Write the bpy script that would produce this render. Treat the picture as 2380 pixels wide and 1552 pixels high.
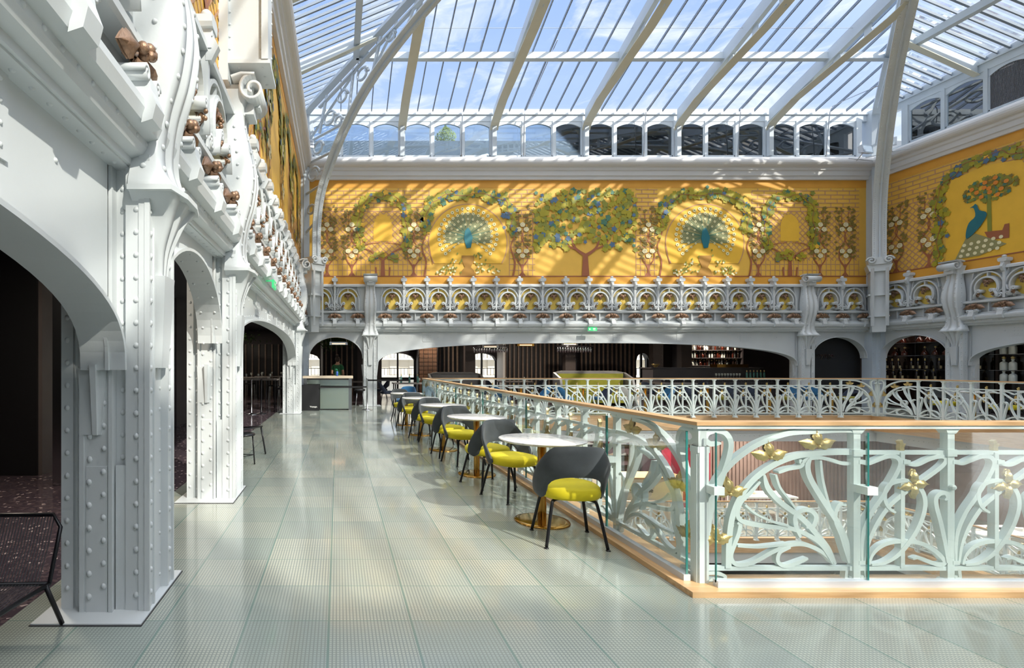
import bpy, math, random
from mathutils import Vector, Matrix
PI = math.pi
for o in list(bpy.data.objects): bpy.data.objects.remove(o)
S = bpy.context.scene
COL = S.collection
# ---------------------------------------------------------------- camera
F, VX, VY, H = 1211.0, 785.0, 847.0, 1.42     # focal length (px), vanishing point, eye height
cd = bpy.data.cameras.new('camera'); cam = bpy.data.objects.new('camera', cd); COL.objects.link(cam)
cd.sensor_width = 36; cd.lens = 36*F/2380
cd.shift_x = (1190-VX)/2380; cd.shift_y = (VY-776)/2380
cd.clip_start = 0.05; cd.clip_end = 400
cam.location = (0, 0, H); cam.rotation_euler = (PI/2, 0, 0)
S.camera = cam
S.view_settings.view_transform = 'Standard'; S.view_settings.look = 'None'
S.view_settings.gamma = 1; S.view_settings.use_curve_mapping = False
S.view_settings.exposure = 0.2
S.cycles.max_bounces = 10; S.cycles.transparent_max_bounces = 24
# ---------------------------------------------------------------- sky and sun
SUN = Vector((-.84, 1.2, -1)).normalized()
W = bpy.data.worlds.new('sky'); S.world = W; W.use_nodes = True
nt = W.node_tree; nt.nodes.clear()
def N(t, **k):
    n = nt.nodes.new(t)
    for a, v in k.items(): setattr(n, a, v)
    return n
def L(a, b): nt.links.new(a, b)
tc = N('ShaderNodeTexCoord'); sp = N('ShaderNodeSeparateXYZ'); L(tc.outputs['Generated'], sp.inputs[0])
rp = N('ShaderNodeValToRGB'); L(sp.outputs['Z'], rp.inputs[0])
e = rp.color_ramp.elements
e[0].position = 0.0; e[0].color = (.80, .86, .95, 1)
e[1].position = 0.85; e[1].color = (.60, .68, .85, 1)
x2_ = e.new(.62); x2_.color = (.30, .45, .82, 1)
x_ = e.new(.38); x_.color = (.44, .57, .86, 1)
mp = N('ShaderNodeMapping'); mp.inputs['Scale'].default_value = (2.2, 2.2, 7); L(tc.outputs['Generated'], mp.inputs[0])
nz = N('ShaderNodeTexNoise'); nz.inputs['Scale'].default_value = 3.2; nz.inputs['Detail'].default_value = 9; nz.inputs['Roughness'].default_value = .6
nz.inputs['Distortion'].default_value = .6; L(mp.outputs[0], nz.inputs[0])
cr = N('ShaderNodeValToRGB'); L(nz.outputs[0], cr.inputs[0])
cr.color_ramp.elements[0].position = .47; cr.color_ramp.elements[1].position = .78
mx = N('ShaderNodeMixRGB'); L(cr.outputs[0], mx.inputs[0]); L(rp.outputs[0], mx.inputs[1]); mx.inputs[2].default_value = (1, 1, 1, 1)
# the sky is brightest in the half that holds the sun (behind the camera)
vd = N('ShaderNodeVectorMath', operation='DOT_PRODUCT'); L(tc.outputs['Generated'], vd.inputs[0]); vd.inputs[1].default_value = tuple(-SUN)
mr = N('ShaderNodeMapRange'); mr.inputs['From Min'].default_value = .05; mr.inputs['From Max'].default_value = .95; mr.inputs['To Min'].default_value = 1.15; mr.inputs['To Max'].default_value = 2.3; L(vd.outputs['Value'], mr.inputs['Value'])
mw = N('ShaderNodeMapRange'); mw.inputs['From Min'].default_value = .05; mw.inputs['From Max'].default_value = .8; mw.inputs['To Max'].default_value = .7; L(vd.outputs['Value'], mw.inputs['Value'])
m2 = N('ShaderNodeMixRGB'); L(mw.outputs[0], m2.inputs[0]); L(mx.outputs[0], m2.inputs[1]); m2.inputs[2].default_value = (1, .95, .86, 1)
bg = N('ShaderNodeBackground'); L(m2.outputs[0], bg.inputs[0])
# zenith sky brightened out of view to lift the ambient light
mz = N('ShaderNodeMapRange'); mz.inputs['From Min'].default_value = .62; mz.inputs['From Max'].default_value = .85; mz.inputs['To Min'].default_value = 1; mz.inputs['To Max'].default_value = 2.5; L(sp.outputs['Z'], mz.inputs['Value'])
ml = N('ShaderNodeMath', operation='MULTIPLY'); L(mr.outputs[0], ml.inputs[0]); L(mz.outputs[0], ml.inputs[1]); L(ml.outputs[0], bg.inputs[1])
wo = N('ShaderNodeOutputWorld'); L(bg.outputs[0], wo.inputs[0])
sl = bpy.data.lights.new('sun', 'SUN'); sl.energy = 4.6; sl.angle = math.radians(.7); sl.color = (1, .93, .80)
so = bpy.data.objects.new('sun', sl); COL.objects.link(so)
so.rotation_euler = SUN.to_track_quat('-Z', 'Y').to_euler(); so.location = (9, -2, 20)
# ---------------------------------------------------------------- materials
def s2l(c):
    c = c/255.0
    return c/12.92 if c <= .04045 else ((c+.055)/1.055)**2.4
def rgb(c): return (s2l(c[0]), s2l(c[1]), s2l(c[2]), 1)
MAT = {}
def mat(name, c, rough=.5, metal=0, var=.0, scale=8, bump=0, bscale=60, coat=0, emit=0, spec=None, sheen=0):
    m = bpy.data.materials.new(name); m.use_nodes = True
    global nt
    nt = m.node_tree; b = nt.nodes['Principled BSDF']
    b.inputs['Roughness'].default_value = rough; b.inputs['Metallic'].default_value = metal
    b.inputs['Base Color'].default_value = rgb(c)
    if coat: b.inputs['Coat Weight'].default_value = coat; b.inputs['Coat Roughness'].default_value = .05
    if spec is not None: b.inputs['Specular IOR Level'].default_value = spec
    if sheen: b.inputs['Sheen Weight'].default_value = sheen; b.inputs['Sheen Roughness'].default_value = .4
    if emit: b.inputs['Emission Color'].default_value = rgb(c); b.inputs['Emission Strength'].default_value = emit
    t = N('ShaderNodeTexCoord')
    if var:
        n = N('ShaderNodeTexNoise'); n.inputs['Scale'].default_value = scale; n.inputs['Detail'].default_value = 5; L(t.outputs['Object'], n.inputs[0])
        r = N('ShaderNodeValToRGB'); L(n.outputs[0], r.inputs[0])
        k = 1-var; a = rgb(c)
        r.color_ramp.elements[0].position = .3; r.color_ramp.elements[1].position = .7
        r.color_ramp.elements[0].color = (a[0]*k, a[1]*k, a[2]*k, 1); r.color_ramp.elements[1].color = (min(1, a[0]*(1+var*.5)), min(1, a[1]*(1+var*.5)), min(1, a[2]*(1+var*.5)), 1)
        L(r.outputs[0], b.inputs['Base Color'])
    if bump:
        n2 = N('ShaderNodeTexNoise'); n2.inputs['Scale'].default_value = bscale; n2.inputs['Detail'].default_value = 3; L(t.outputs['Object'], n2.inputs[0])
        bm = N('ShaderNodeBump'); bm.inputs['Strength'].default_value = bump; bm.inputs['Distance'].default_value = .01; L(n2.outputs[0], bm.inputs['Height']); L(bm.outputs[0], b.inputs['Normal'])
    MAT[name] = m
    return m
mat('paint', (203, 208, 209), .42, var=.05, scale=1.5, bump=.06, bscale=40)
mat('paint_cool', (190, 200, 208), .45, var=.05, scale=1.5)
mat('bar_grey', (128, 140, 154), .5)
mat('paint_warm', (206, 205, 190), .45, var=.06, scale=2)
mat('cornice_paint', (214, 214, 214), .5, var=.04, scale=1)
mat('rail_paint', (214, 226, 224), .38, var=.05, scale=4)
mat('bronze', (146, 116, 92), .42, metal=.5, var=.35, scale=30, bump=.3, bscale=90)
mat('gold', (214, 190, 128), .35, metal=.7, var=.2, scale=30, bump=.25, bscale=120)
mat('brass', (208, 160, 82), .14, metal=1, var=.05, scale=3)
mat('steel', (180, 182, 186), .22, metal=1)
mat('chrome', (225, 228, 232), .08, metal=1)
mat('black_metal', (26, 26, 30), .35, metal=.3)
mat('black_paint', (20, 20, 23), .5)
mat('matte_black', (30, 31, 34), .75, var=.15, scale=3)
mat('charcoal_velvet', (56, 62, 66), .85, var=.25, scale=7, bump=.1, bscale=200, sheen=.25)
mat('yellow_velvet', (206, 190, 12), .8, var=.1, scale=9, bump=.08, bscale=300, sheen=.1)
mat('blue_velvet', (36, 98, 142), .8, var=.15, scale=6, sheen=.5)
mat('navy_velvet', (38, 48, 68), .8, var=.15, scale=6, sheen=.4)
mat('olive_velvet', (132, 128, 28), .8, var=.1, scale=6, sheen=.3)
mat('grey_leather', (128, 122, 118), .5, var=.1, scale=6)
mat('white_vinyl', (212, 208, 200), .5, var=.05)
mat('dark_wall', (66, 60, 61), .6, var=.15, scale=3)
mat('dark_ceiling', (52, 50, 54), .7, var=.1, scale=3)
mat('slat_wood', (128, 110, 96), .5, var=.2, scale=10)
mat('brown_column', (92, 84, 82), .5, var=.1, scale=3)
mat('grey_counter', (92, 88, 92), .4, var=.1, scale=2)
mat('mirror', (225, 235, 222), .06, metal=1)
mat('warm_light', (255, 190, 130), .5, emit=3.5)
mat('fill_white', (255, 244, 225), .5, emit=6)
mat('exit_green', (60, 190, 120), .4, emit=.5)
mat('white_print', (240, 240, 236), .5)
mat('pearl_print', (222, 224, 228), .15, metal=.7)
mat('text_black', (20, 18, 18), .5)
mat('skin', (196, 150, 122), .55, var=.06, scale=12)
mat('hair', (48, 34, 26), .6, var=.2, scale=60)
mat('green_cloth', (36, 96, 58), .85, var=.15, scale=20)
mat('dark_cloth', (34, 32, 36), .85, var=.15, scale=20)
mat('leaf_green', (60, 92, 36), .6, var=.3, scale=8)
mat('tree_leaf', (148, 160, 84), .6, var=.25, scale=2)
mat('bark', (100, 84, 66), .8, var=.2)
mat('cognac', (66, 26, 16), .12, coat=.6)
mat('bottle_dark', (30, 20, 16), .12, coat=.6)
mat('bottle_green', (90, 150, 140), .12, coat=.6)
mat('bottle_clear', (200, 204, 196), .08, coat=.8)
mat('label_cream', (224, 208, 160), .6)
mat('copper_tile', (170, 130, 104), .25, metal=.6, var=.3, scale=2)
mat('facade_cream', (232, 226, 214), .8, var=.08, scale=1)
mat('zinc', (140, 152, 170), .45, var=.1, scale=1)
mat('dark_exterior', (84, 96, 110), .4, var=.25, scale=.6)
mat('pink_wall', (176, 150, 158), .7, var=.1)
mat('shop_brown', (138, 116, 106), .6, var=.15, scale=2)
mat('red_velvet', (140, 20, 44), .8, var=.15)
mat('beige_counter', (220, 204, 180), .45, var=.05)
mat('soft_white', (232, 230, 226), .5)
mat('sanitizer_blue', (60, 100, 190), .2)
mat('pump_green', (60, 170, 130), .3)
mat('glass_edge', (44, 124, 118), .15, coat=.5)
mat('aluminium', (206, 212, 220), .35, metal=.35)
mat('cord_black', (52, 50, 54), .55)
mat('grille', (120, 120, 124), .5, metal=.4)

def glassy(name, tint, ior=1.45, rough=.02, boost=1.0):
    """clear pane: straight-through light plus a Fresnel reflection"""
    global nt
    m = bpy.data.materials.new(name); m.use_nodes = True; nt = m.node_tree; nt.nodes.clear()
    t = N('ShaderNodeBsdfTransparent'); t.inputs[0].default_value = (*tint, 1)
    g = N('ShaderNodeBsdfGlossy'); g.inputs['Roughness'].default_value = rough; g.inputs[0].default_value = (.95, .98, 1, 1)
    f = N('ShaderNodeFresnel'); f.inputs[0].default_value = ior
    q = N('ShaderNodeMath', operation='MULTIPLY'); q.inputs[1].default_value = boost; q.use_clamp = True; L(f.outputs[0], q.inputs[0])
    mi = N('ShaderNodeMixShader'); L(q.outputs[0], mi.inputs[0]); L(t.outputs[0], mi.inputs[1]); L(g.outputs[0], mi.inputs[2])
    o = N('ShaderNodeOutputMaterial'); L(mi.outputs[0], o.inputs[0])
    MAT[name] = m
glassy('pane', (.97, .985, .978), 1.45, .0, .3)
glassy('roof_glass', (.93, .96, 1.0), 1.3, .02, .6)
glassy('window_glass', (.80, .88, .93), 1.9, .02, 1.6)

def floor_mat():
    global nt
    m = bpy.data.materials.new('glass_tile'); m.use_nodes = True; nt = m.node_tree; b = nt.nodes['Principled BSDF']
    t = N('ShaderNodeTexCoord'); s = N('ShaderNodeSeparateXYZ'); L(t.outputs['Object'], s.inputs[0])
    P = .4553; cell = P/24
    def M(op, a, c=None):
        n = N('ShaderNodeMath', operation=op)
        for i, v in enumerate((a, c)):
            if v is None: continue
            if isinstance(v, (int, float)): n.inputs[i].default_value = v
            else: L(v, n.inputs[i])
        return n.outputs[0]
    def pos(o, off, p): return M('DIVIDE', M('SUBTRACT', o, off), p)
    ux = pos(s.outputs['X'], -.049, P); uy = pos(s.outputs['Y'], 2.89, P)
    fx = M('FRACT', ux); fy = M('FRACT', uy)
    def near(f, w): return M('ADD', M('LESS_THAN', f, w), M('GREATER_THAN', f, 1-w))
    seam = M('MINIMUM', M('ADD', near(fx, .013), near(fy, .008)), 1)
    cx = M('FRACT', M('MULTIPLY', ux, 24)); cy = M('FRACT', M('MULTIPLY', uy, 24))
    gl = M('MINIMUM', M('ADD', M('LESS_THAN', cx, .36), M('LESS_THAN', cy, .30)), 1)
    cb = N('ShaderNodeCombineXYZ'); L(M('FLOOR', ux), cb.inputs[0]); L(M('FLOOR', uy), cb.inputs[1])
    wn = N('ShaderNodeTexWhiteNoise'); L(cb.outputs[0], wn.inputs[0])
    n2 = N('ShaderNodeTexNoise'); n2.inputs['Scale'].default_value = 1.1; L(t.outputs['Object'], n2.inputs[0])
    c1 = N('ShaderNodeMixRGB'); c1.inputs[1].default_value = rgb((156, 168, 158)); c1.inputs[2].default_value = rgb((212, 207, 184)); L(M('ADD', M('MULTIPLY', wn.outputs[0], .6), M('MULTIPLY', M('SUBTRACT', n2.outputs[0], .5), .8)), c1.inputs[0])
    c2 = N('ShaderNodeMixRGB'); L(gl, c2.inputs[0]); L(c1.outputs[0], c2.inputs[1]); c2.inputs[2].default_value = rgb((134, 141, 136))
    c3 = N('ShaderNodeMixRGB'); L(seam, c3.inputs[0]); L(c2.outputs[0], c3.inputs[1]); c3.inputs[2].default_value = rgb((116, 136, 128))
    L(c3.outputs[0], b.inputs['Base Color'])
    b.inputs['Roughness'].default_value = .22; b.inputs['IOR'].default_value = 1.5
    b.inputs['Coat Weight'].default_value = .6; b.inputs['Coat Roughness'].default_value = .07
    bp = N('ShaderNodeBump'); bp.inputs['Strength'].default_value = .35; bp.inputs['Distance'].default_value = .002; bp.invert = True
    L(M('MAXIMUM', gl, seam), bp.inputs['Height']); L(bp.outputs[0], b.inputs['Normal'])
    MAT['glass_tile'] = m
floor_mat()
def terrazzo():
    global nt
    m = bpy.data.materials.new('terrazzo'); m.use_nodes = True; nt = m.node_tree; b = nt.nodes['Principled BSDF']
    t = N('ShaderNodeTexCoord'); v = N('ShaderNodeTexVoronoi'); v.inputs['Scale'].default_value = 38; L(t.outputs['Object'], v.inputs[0])
    r = N('ShaderNodeValToRGB'); r.color_ramp.interpolation = 'CONSTANT'; L(v.outputs['Color'], r.inputs[0])
    r.color_ramp.elements[0].color = rgb((74, 64, 72)); r.color_ramp.elements[1].color = rgb((190, 172, 170)); r.color_ramp.elements[1].position = .86
    q = r.color_ramp.elements.new(.6); q.color = rgb((98, 84, 88))
    L(r.outputs[0], b.inputs['Base Color']); b.inputs['Roughness'].default_value = .14
    MAT['terrazzo'] = m
terrazzo()
def wood(name, ca, cb_, sc=(1, 14, 14)):
    global nt
    m = bpy.data.materials.new(name); m.use_nodes = True; nt = m.node_tree; b = nt.nodes['Principled BSDF']
    t = N('ShaderNodeTexCoord'); mp = N('ShaderNodeMapping'); mp.inputs['Scale'].default_value = sc; L(t.outputs['Object'], mp.inputs[0])
    n = N('ShaderNodeTexNoise'); n.inputs['Scale'].default_value = 3; n.inputs['Detail'].default_value = 6; L(mp.outputs[0], n.inputs[0])
    r = N('ShaderNodeValToRGB'); L(n.outputs[0], r.inputs[0]); r.color_ramp.elements[0].position = .3; r.color_ramp.elements[1].position = .72
    r.color_ramp.elements[0].color = rgb(ca); r.color_ramp.elements[1].color = rgb(cb_)
    L(r.outputs[0], b.inputs['Base Color']); b.inputs['Roughness'].default_value = .42
    MAT[name] = m
wood('oak', (186, 146, 100), (214, 178, 132))
wood('oak_long', (186, 146, 100), (214, 178, 132), (14, 1, 14))
wood('oak_fascia', (196, 160, 118), (222, 190, 150))
def marble():
    global nt
    m = bpy.data.materials.new('marble'); m.use_nodes = True; nt = m.node_tree; b = nt.nodes['Principled BSDF']
    t = N('ShaderNodeTexCoord'); n = N('ShaderNodeTexNoise'); n.inputs['Scale'].default_value = 5; n.inputs['Detail'].default_value = 8; n.inputs['Distortion'].default_value = 1.4; L(t.outputs['Object'], n.inputs[0])
    r = N('ShaderNodeValToRGB'); L(n.outputs[0], r.inputs[0]); e = r.color_ramp.elements
    e[0].position = .46; e[0].color = rgb((232, 230, 226)); e[1].position = .54; e[1].color = rgb((232, 230, 226)); q = e.new(.5); q.color = rgb((198, 200, 204))
    L(r.outputs[0], b.inputs['Base Color']); b.inputs['Roughness'].default_value = .12
    MAT['marble'] = m
marble()
# mural paints
PAINTS = dict(m_ground=(232, 184, 78), m_border=(222, 160, 58), m_lattice=(190, 144, 110), m_red=(160, 96, 64), m_olive=(168, 156, 40), m_moss=(136, 138, 52),
              m_teal=(74, 120, 96), m_blue=(84, 112, 140), m_rose=(232, 224, 180), m_leaf=(130, 112, 50), m_gold=(236, 186, 60), m_fan=(150, 146, 98),
              m_bird=(30, 110, 122), m_orange=(222, 134, 44), m_brown=(168, 122, 44), m_panel=(222, 192, 90))
for k, v in PAINTS.items(): mat(k, v, .55, var=.05, scale=3)
# ---------------------------------------------------------------- mesh helpers
class MB:
    def __init__(s): s.v = []; s.f = []; s.m = []; s.sm = []; s.k = 0; s.s = False
    def add(s, vs, fs):
        b = len(s.v); s.v += [tuple(v) for v in vs]
        for f in fs: s.f.append(tuple(b+i for i in f)); s.m.append(s.k); s.sm.append(s.s)
    def box(s, x0, x1, y0, y1, z0, z1):
        s.add([(x0, y0, z0), (x1, y0, z0), (x1, y1, z0), (x0, y1, z0), (x0, y0, z1), (x1, y0, z1), (x1, y1, z1), (x0, y1, z1)],
              [(3, 2, 1, 0), (4, 5, 6, 7), (0, 1, 5, 4), (1, 2, 6, 5), (2, 3, 7, 6), (3, 0, 4, 7)])
    def hexa(s, vs):   # 8 corners in the box order
        s.add(vs, [(3, 2, 1, 0), (4, 5, 6, 7), (0, 1, 5, 4), (1, 2, 6, 5), (2, 3, 7, 6), (3, 0, 4, 7)])
    def quad(s, a, b, c, d): s.add([a, b, c, d], [(0, 1, 2, 3)])
    def poly(s, pts): s.add(pts, [tuple(range(len(pts)))])
    def prism_y(s, pts, y0, y1):   # polygon in XZ extruded in Y (pts counter-clockwise seen from -Y)
        n = len(pts); vs = [(p[0], y0, p[1]) for p in pts]+[(p[0], y1, p[1]) for p in pts]
        s.add(vs, [tuple(range(n)), tuple(range(2*n-1, n-1, -1))]+[(i, i+n, (i+1) % n+n, (i+1) % n) for i in range(n)])
    def prism_z(s, pts, z0, z1):
        n = len(pts); vs = [(p[0], p[1], z0) for p in pts]+[(p[0], p[1], z1) for p in pts]
        s.add(vs, [tuple(range(n-1, -1, -1)), tuple(range(n, 2*n))]+[(i, (i+1) % n, (i+1) % n+n, i+n) for i in range(n)])
    def prism_x(s, pts, x0, x1):   # polygon in YZ extruded in X
        n = len(pts); vs = [(x0, p[0], p[1]) for p in pts]+[(x1, p[0], p[1]) for p in pts]
        s.add(vs, [tuple(range(n-1, -1, -1)), tuple(range(n, 2*n))]+[(i, (i+1) % n, (i+1) % n+n, i+n) for i in range(n)])
    def tube(s, pts, r, n=8, caps=True):
        pts = [Vector(p) for p in pts]; q = len(pts)
        rs = r if isinstance(r, (list, tuple)) else [r]*q
        vs = []; up = None
        for i, p in enumerate(pts):
            d = (pts[min(i+1, q-1)]-pts[max(i-1, 0)])
            if d.length < 1e-9: d = Vector((0, 0, 1))
            d.normalize()
            if up is None: up = Vector((0, 0, 1)) if abs(d.z) < .9 else Vector((0, 1, 0))
            a = d.cross(up)
            if a.length < 1e-5: a = d.cross(Vector((1, 0, 0)))
            a.normalize(); c = a.cross(d); up = c
            for j in range(n):
                t = 2*PI*j/n; w = p+(a*math.cos(t)+c*math.sin(t))*rs[i]; vs.append(tuple(w))
        fs = [(i*n+j, (i+1)*n+j, (i+1)*n+(j+1) % n, i*n+(j+1) % n) for i in range(q-1) for j in range(n)]
        if caps: fs += [tuple(range(n)), tuple(range(q*n-1, (q-1)*n-1, -1))]
        s.add(vs, fs)
    def ball(s, c, r, nu=8, nv=5, sc=(1, 1, 1)):
        vs = [(c[0], c[1], c[2]-r*sc[2])]
        for i in range(1, nv):
            t = PI*i/nv
            for j in range(nu):
                u = 2*PI*j/nu; vs.append((c[0]+r*sc[0]*math.sin(t)*math.cos(u), c[1]+r*sc[1]*math.sin(t)*math.sin(u), c[2]-r*sc[2]*math.cos(t)))
        vs.append((c[0], c[1], c[2]+r*sc[2])); T = len(vs)-1
        fs = [(0, 1+(j+1) % nu, 1+j) for j in range(nu)]
        for i in range(nv-2):
            for j in range(nu): fs.append((1+i*nu+j, 1+i*nu+(j+1) % nu, 1+(i+1)*nu+(j+1) % nu, 1+(i+1)*nu+j))
        fs += [(1+(nv-2)*nu+j, 1+(nv-2)*nu+(j+1) % nu, T) for j in range(nu)]
        s.add(vs, fs)
    def lathe(s, prof, c=(0, 0), n=20, cap=True):   # prof: (r, z)
        vs = []
        for r, z in prof:
            for j in range(n): t = 2*PI*j/n; vs.append((c[0]+r*math.cos(t), c[1]+r*math.sin(t), z))
        q = len(prof)
        fs = [(i*n+j, i*n+(j+1) % n, (i+1)*n+(j+1) % n, (i+1)*n+j) for i in range(q-1) for j in range(n)]
        if cap: fs += [tuple(range(n-1, -1, -1)), tuple(range((q-1)*n, q*n))]
        s.add(vs, fs)
    def dome(s, p, nrm, r=.012, h=None):
        h = h or r*.75; nrm = Vector(nrm); a = nrm.orthogonal().normalized(); b = nrm.cross(a); p = Vector(p); vs = []
        for rr, hh in ((1, 0), (.75, .65)):
            for j in range(8): t = PI*j/4; vs.append(tuple(p+(a*math.cos(t)+b*math.sin(t))*r*rr+nrm*h*hh))
        vs.append(tuple(p+nrm*h))
        o = s.s; s.s = True
        s.add(vs, [(j, (j+1) % 8, 8+(j+1) % 8, 8+j) for j in range(8)]+[(8+j, 8+(j+1) % 8, 16) for j in range(8)]); s.s = o
    def ribbon(s, pts, w, y0, y1, jit=True):
        """flat bar following 2-D points (x,z), width w (or list), thickness y0..y1"""
        s.rc = getattr(s, 'rc', 0)+1; j_ = (s.rc*7 % 13)*.0006; y0 -= j_; y1 += j_
        q = len(pts); ws = w if isinstance(w, (list, tuple)) else [w]*q; vs = []
        for i in range(q):
            a = pts[max(i-1, 0)]; b = pts[min(i+1, q-1)]; dx, dz = b[0]-a[0], b[1]-a[1]; l = math.hypot(dx, dz) or 1
            nx, nz_ = -dz/l*ws[i]/2, dx/l*ws[i]/2; x, z = pts[i]
            vs += [(x+nx, y0, z+nz_), (x-nx, y0, z-nz_), (x-nx, y1, z-nz_), (x+nx, y1, z+nz_)]
        fs = []
        for i in range(q-1):
            for j in range(4): fs.append((i*4+j, i*4+(j+1) % 4, (i+1)*4+(j+1) % 4, (i+1)*4+j))
        fs += [(3, 2, 1, 0), (q*4-4, q*4-3, q*4-2, q*4-1)]
        s.add(vs, fs)
    def grid(s, rows):   # rows of points
        n = len(rows[0]); vs = [p for r in rows for p in r]
        s.add(vs, [(i*n+j, i*n+j+1, (i+1)*n+j+1, (i+1)*n+j) for i in range(len(rows)-1) for j in range(n-1)])
    def mesh(s, name, mats):
        me = bpy.data.meshes.new(name); me.from_pydata(s.v, [], s.f)
        if isinstance(mats, str): mats = [mats]
        for m in mats: me.materials.append(MAT[m])
        me.polygons.foreach_set('material_index', s.m); me.polygons.foreach_set('use_smooth', s.sm)
        me.validate(); me.update()
        import bmesh
        bm = bmesh.new(); bm.from_mesh(me); bmesh.ops.recalc_face_normals(bm, faces=bm.faces); bm.to_mesh(me); bm.free()
        return me
    def build(s, name, mats, parent=None, label=None):
        o = bpy.data.objects.new(name, s.mesh(name, mats)); COL.objects.link(o)
        if parent: o.parent = parent
        if label: o['label'] = label
        return o
def catmull(pts, n=6):
    out = []; q = len(pts)
    for i in range(q-1):
        p0, p1, p2, p3 = pts[max(i-1, 0)], pts[i], pts[i+1], pts[min(i+2, q-1)]
        for k in range(n):
            t = k/n
            out.append(tuple(.5*(2*p1[d]+(p2[d]-p0[d])*t+(2*p0[d]-5*p1[d]+4*p2[d]-p3[d])*t*t+(3*p1[d]-p0[d]-3*p2[d]+p3[d])*t**3) for d in range(len(p1))))
    out.append(tuple(pts[-1])); return out
def arc(cx, cz, r, a0, a1, n=16, rz=None):
    rz = rz or r
    return [(cx+r*math.cos(math.radians(a0+(a1-a0)*i/n)), cz+rz*math.sin(math.radians(a0+(a1-a0)*i/n))) for i in range(n+1)]
def spiral(cx, cz, r0, r1, a0, turns, n=22):
    return [(cx+(r0+(r1-r0)*i/n)*math.cos(a0+turns*2*PI*i/n), cz+(r0+(r1-r0)*i/n)*math.sin(a0+turns*2*PI*i/n)) for i in range(n+1)]
def empty(name, label, cat, loc=(0, 0, 0), rz=0, group=None):
    o = bpy.data.objects.new(name, None); COL.objects.link(o); o.empty_display_size = .1
    o.location = loc; o.rotation_euler = (0, 0, rz); o['label'] = label; o['category'] = cat
    if group: o['group'] = group
    return o
def tag(o, label, cat, group=None, kind=None):
    o['label'] = label; o['category'] = cat
    if group: o['group'] = group
    if kind: o['kind'] = kind
    return o
def struct(o, label=None):
    o['kind'] = 'structure'
    if label: o['label'] = label
    return o
def copy_tree(o, parent=None, label=None):
    c = o.copy(); COL.objects.link(c)
    if parent: c.parent = parent
    if label: c['label'] = label
    for ch in list(o.children): copy_tree(ch, c)
    return c
ORD = 'first second third fourth fifth sixth seventh eighth ninth tenth eleventh twelfth thirteenth fourteenth fifteenth sixteenth seventeenth eighteenth nineteenth twentieth'.split()
def nth(i): return ORD[i] if i < 20 else ('twenty-'+ORD[i-20])
def px(x, y, Y):   # photo pixel at depth Y -> X, Z
    return (x-VX)/F*Y, H-(y-VY)/F*Y
# walls: local x runs left to right seen from the hall, local y runs INTO the wall, z up
WALLS = {'back': ((0, 17.9), 0), 'left': ((-1.2, 0), PI/2), 'right': ((18.4, 0), -PI/2)}
def wp(wall, u, y=0, z=0):
    """wall-local to world; u is world X (back) or world Y (left/right)"""
    if wall == 'back': return (u, 17.9+y, z)
    if wall == 'left': return (-1.2-y, u, z)
    return (18.4+y, u, z)
def wr(wall): return WALLS[wall][1]
def lu(wall, u): return -u if wall == 'right' else u   # world coordinate -> local x
WO = {'back': (0, 17.9, 0), 'left': (-1.2, 0, 0), 'right': (18.4, 0, 0)}
def place_wall(o, wall): o.location = WO[wall]; o.rotation_euler = (0, 0, wr(wall)); return o
# ---------------------------------------------------------------- setting: floors, walls, roof
X0, X1, Y0, Y1 = -1.2, 18.4, -9.0, 17.9       # hall
VX0, VX1, VY0, VY1 = 2.20, 14.6, 3.2, 14.1    # void in the gallery floor
EZ, TB, TS = 10.14, .35, .42                  # eave height, roof slopes (ends, sides)
m = MB()
for a in ((-1.83, VX0, Y0, 18.2), (VX1, X1+.3, Y0, 18.2), (VX0, VX1, Y0, VY0), (VX0, VX1, VY1, 18.2)):
    m.box(a[0], a[1], a[2], a[3], -.06, 0)
struct(m.build('floor', 'glass_tile'), 'pale green glass tile gallery floor with fine grid')
m = MB(); m.box(-12, -1.83, Y0, 26, -.06, -.001); m.box(-1.83, 26, 18.2, 26, -.06, -.001); m.box(18.7, 26, Y0, 18.2, -.06, -.001)
struct(m.build('floor_lounge', 'terrazzo'), 'dark polished terrazzo floor of the lounge')
m = MB()
m.box(X0, VX0+.1, Y0, 18.2, -.42, -.061); m.box(VX1-.1, X1, Y0, 18.2, -.42, -.061); m.box(VX0, VX1, Y0, VY0, -.42, -.061); m.box(VX0, VX1, VY1, 18.2, -.42, -.061)
struct(m.build('floor_slab', 'paint_cool'))
# oak fascias round the void
def fascia(nm, x0, x1, y0, y1, mt):
    m = MB(); m.box(x0, x1, y0, y1, -.36, .035); struct(m.build(nm, mt), 'oak board lining the edge of the void')
fascia('trim_1', VX0, VX1, VY1-.03, VY1+.16, 'oak_fascia'); fascia('trim_2', VX0-.04, VX0+.22, VY0+.24, VY1-.03, 'oak_long'); fascia('trim_3', VX1-.2, VX1+.04, VY0+.24, VY1-.03, 'oak_long'); fascia('trim_4', VX0-.04, VX1, VY0-.03, VY0+.24, 'oak')
# solid upper walls
for nm, b in (('wall_back', (X0-.4, X1+.4, Y1+.12, Y1+.5, 2.6, 8.5)), ('wall_left', (X0-.5, X0-.12, Y0-.4, Y1+.3, 2.6, 8.5)), ('wall_right', (X1+.12, X1+.5, Y0-.4, Y1+.3, 2.6, 8.5))):
    m = MB(); m.box(*b); struct(m.build(nm, 'paint'))
m = MB(); m.box(X0-.5, X1+.5, Y0-.4, Y0, -.06, 10.1); struct(m.build('wall_front', 'paint'))
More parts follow.
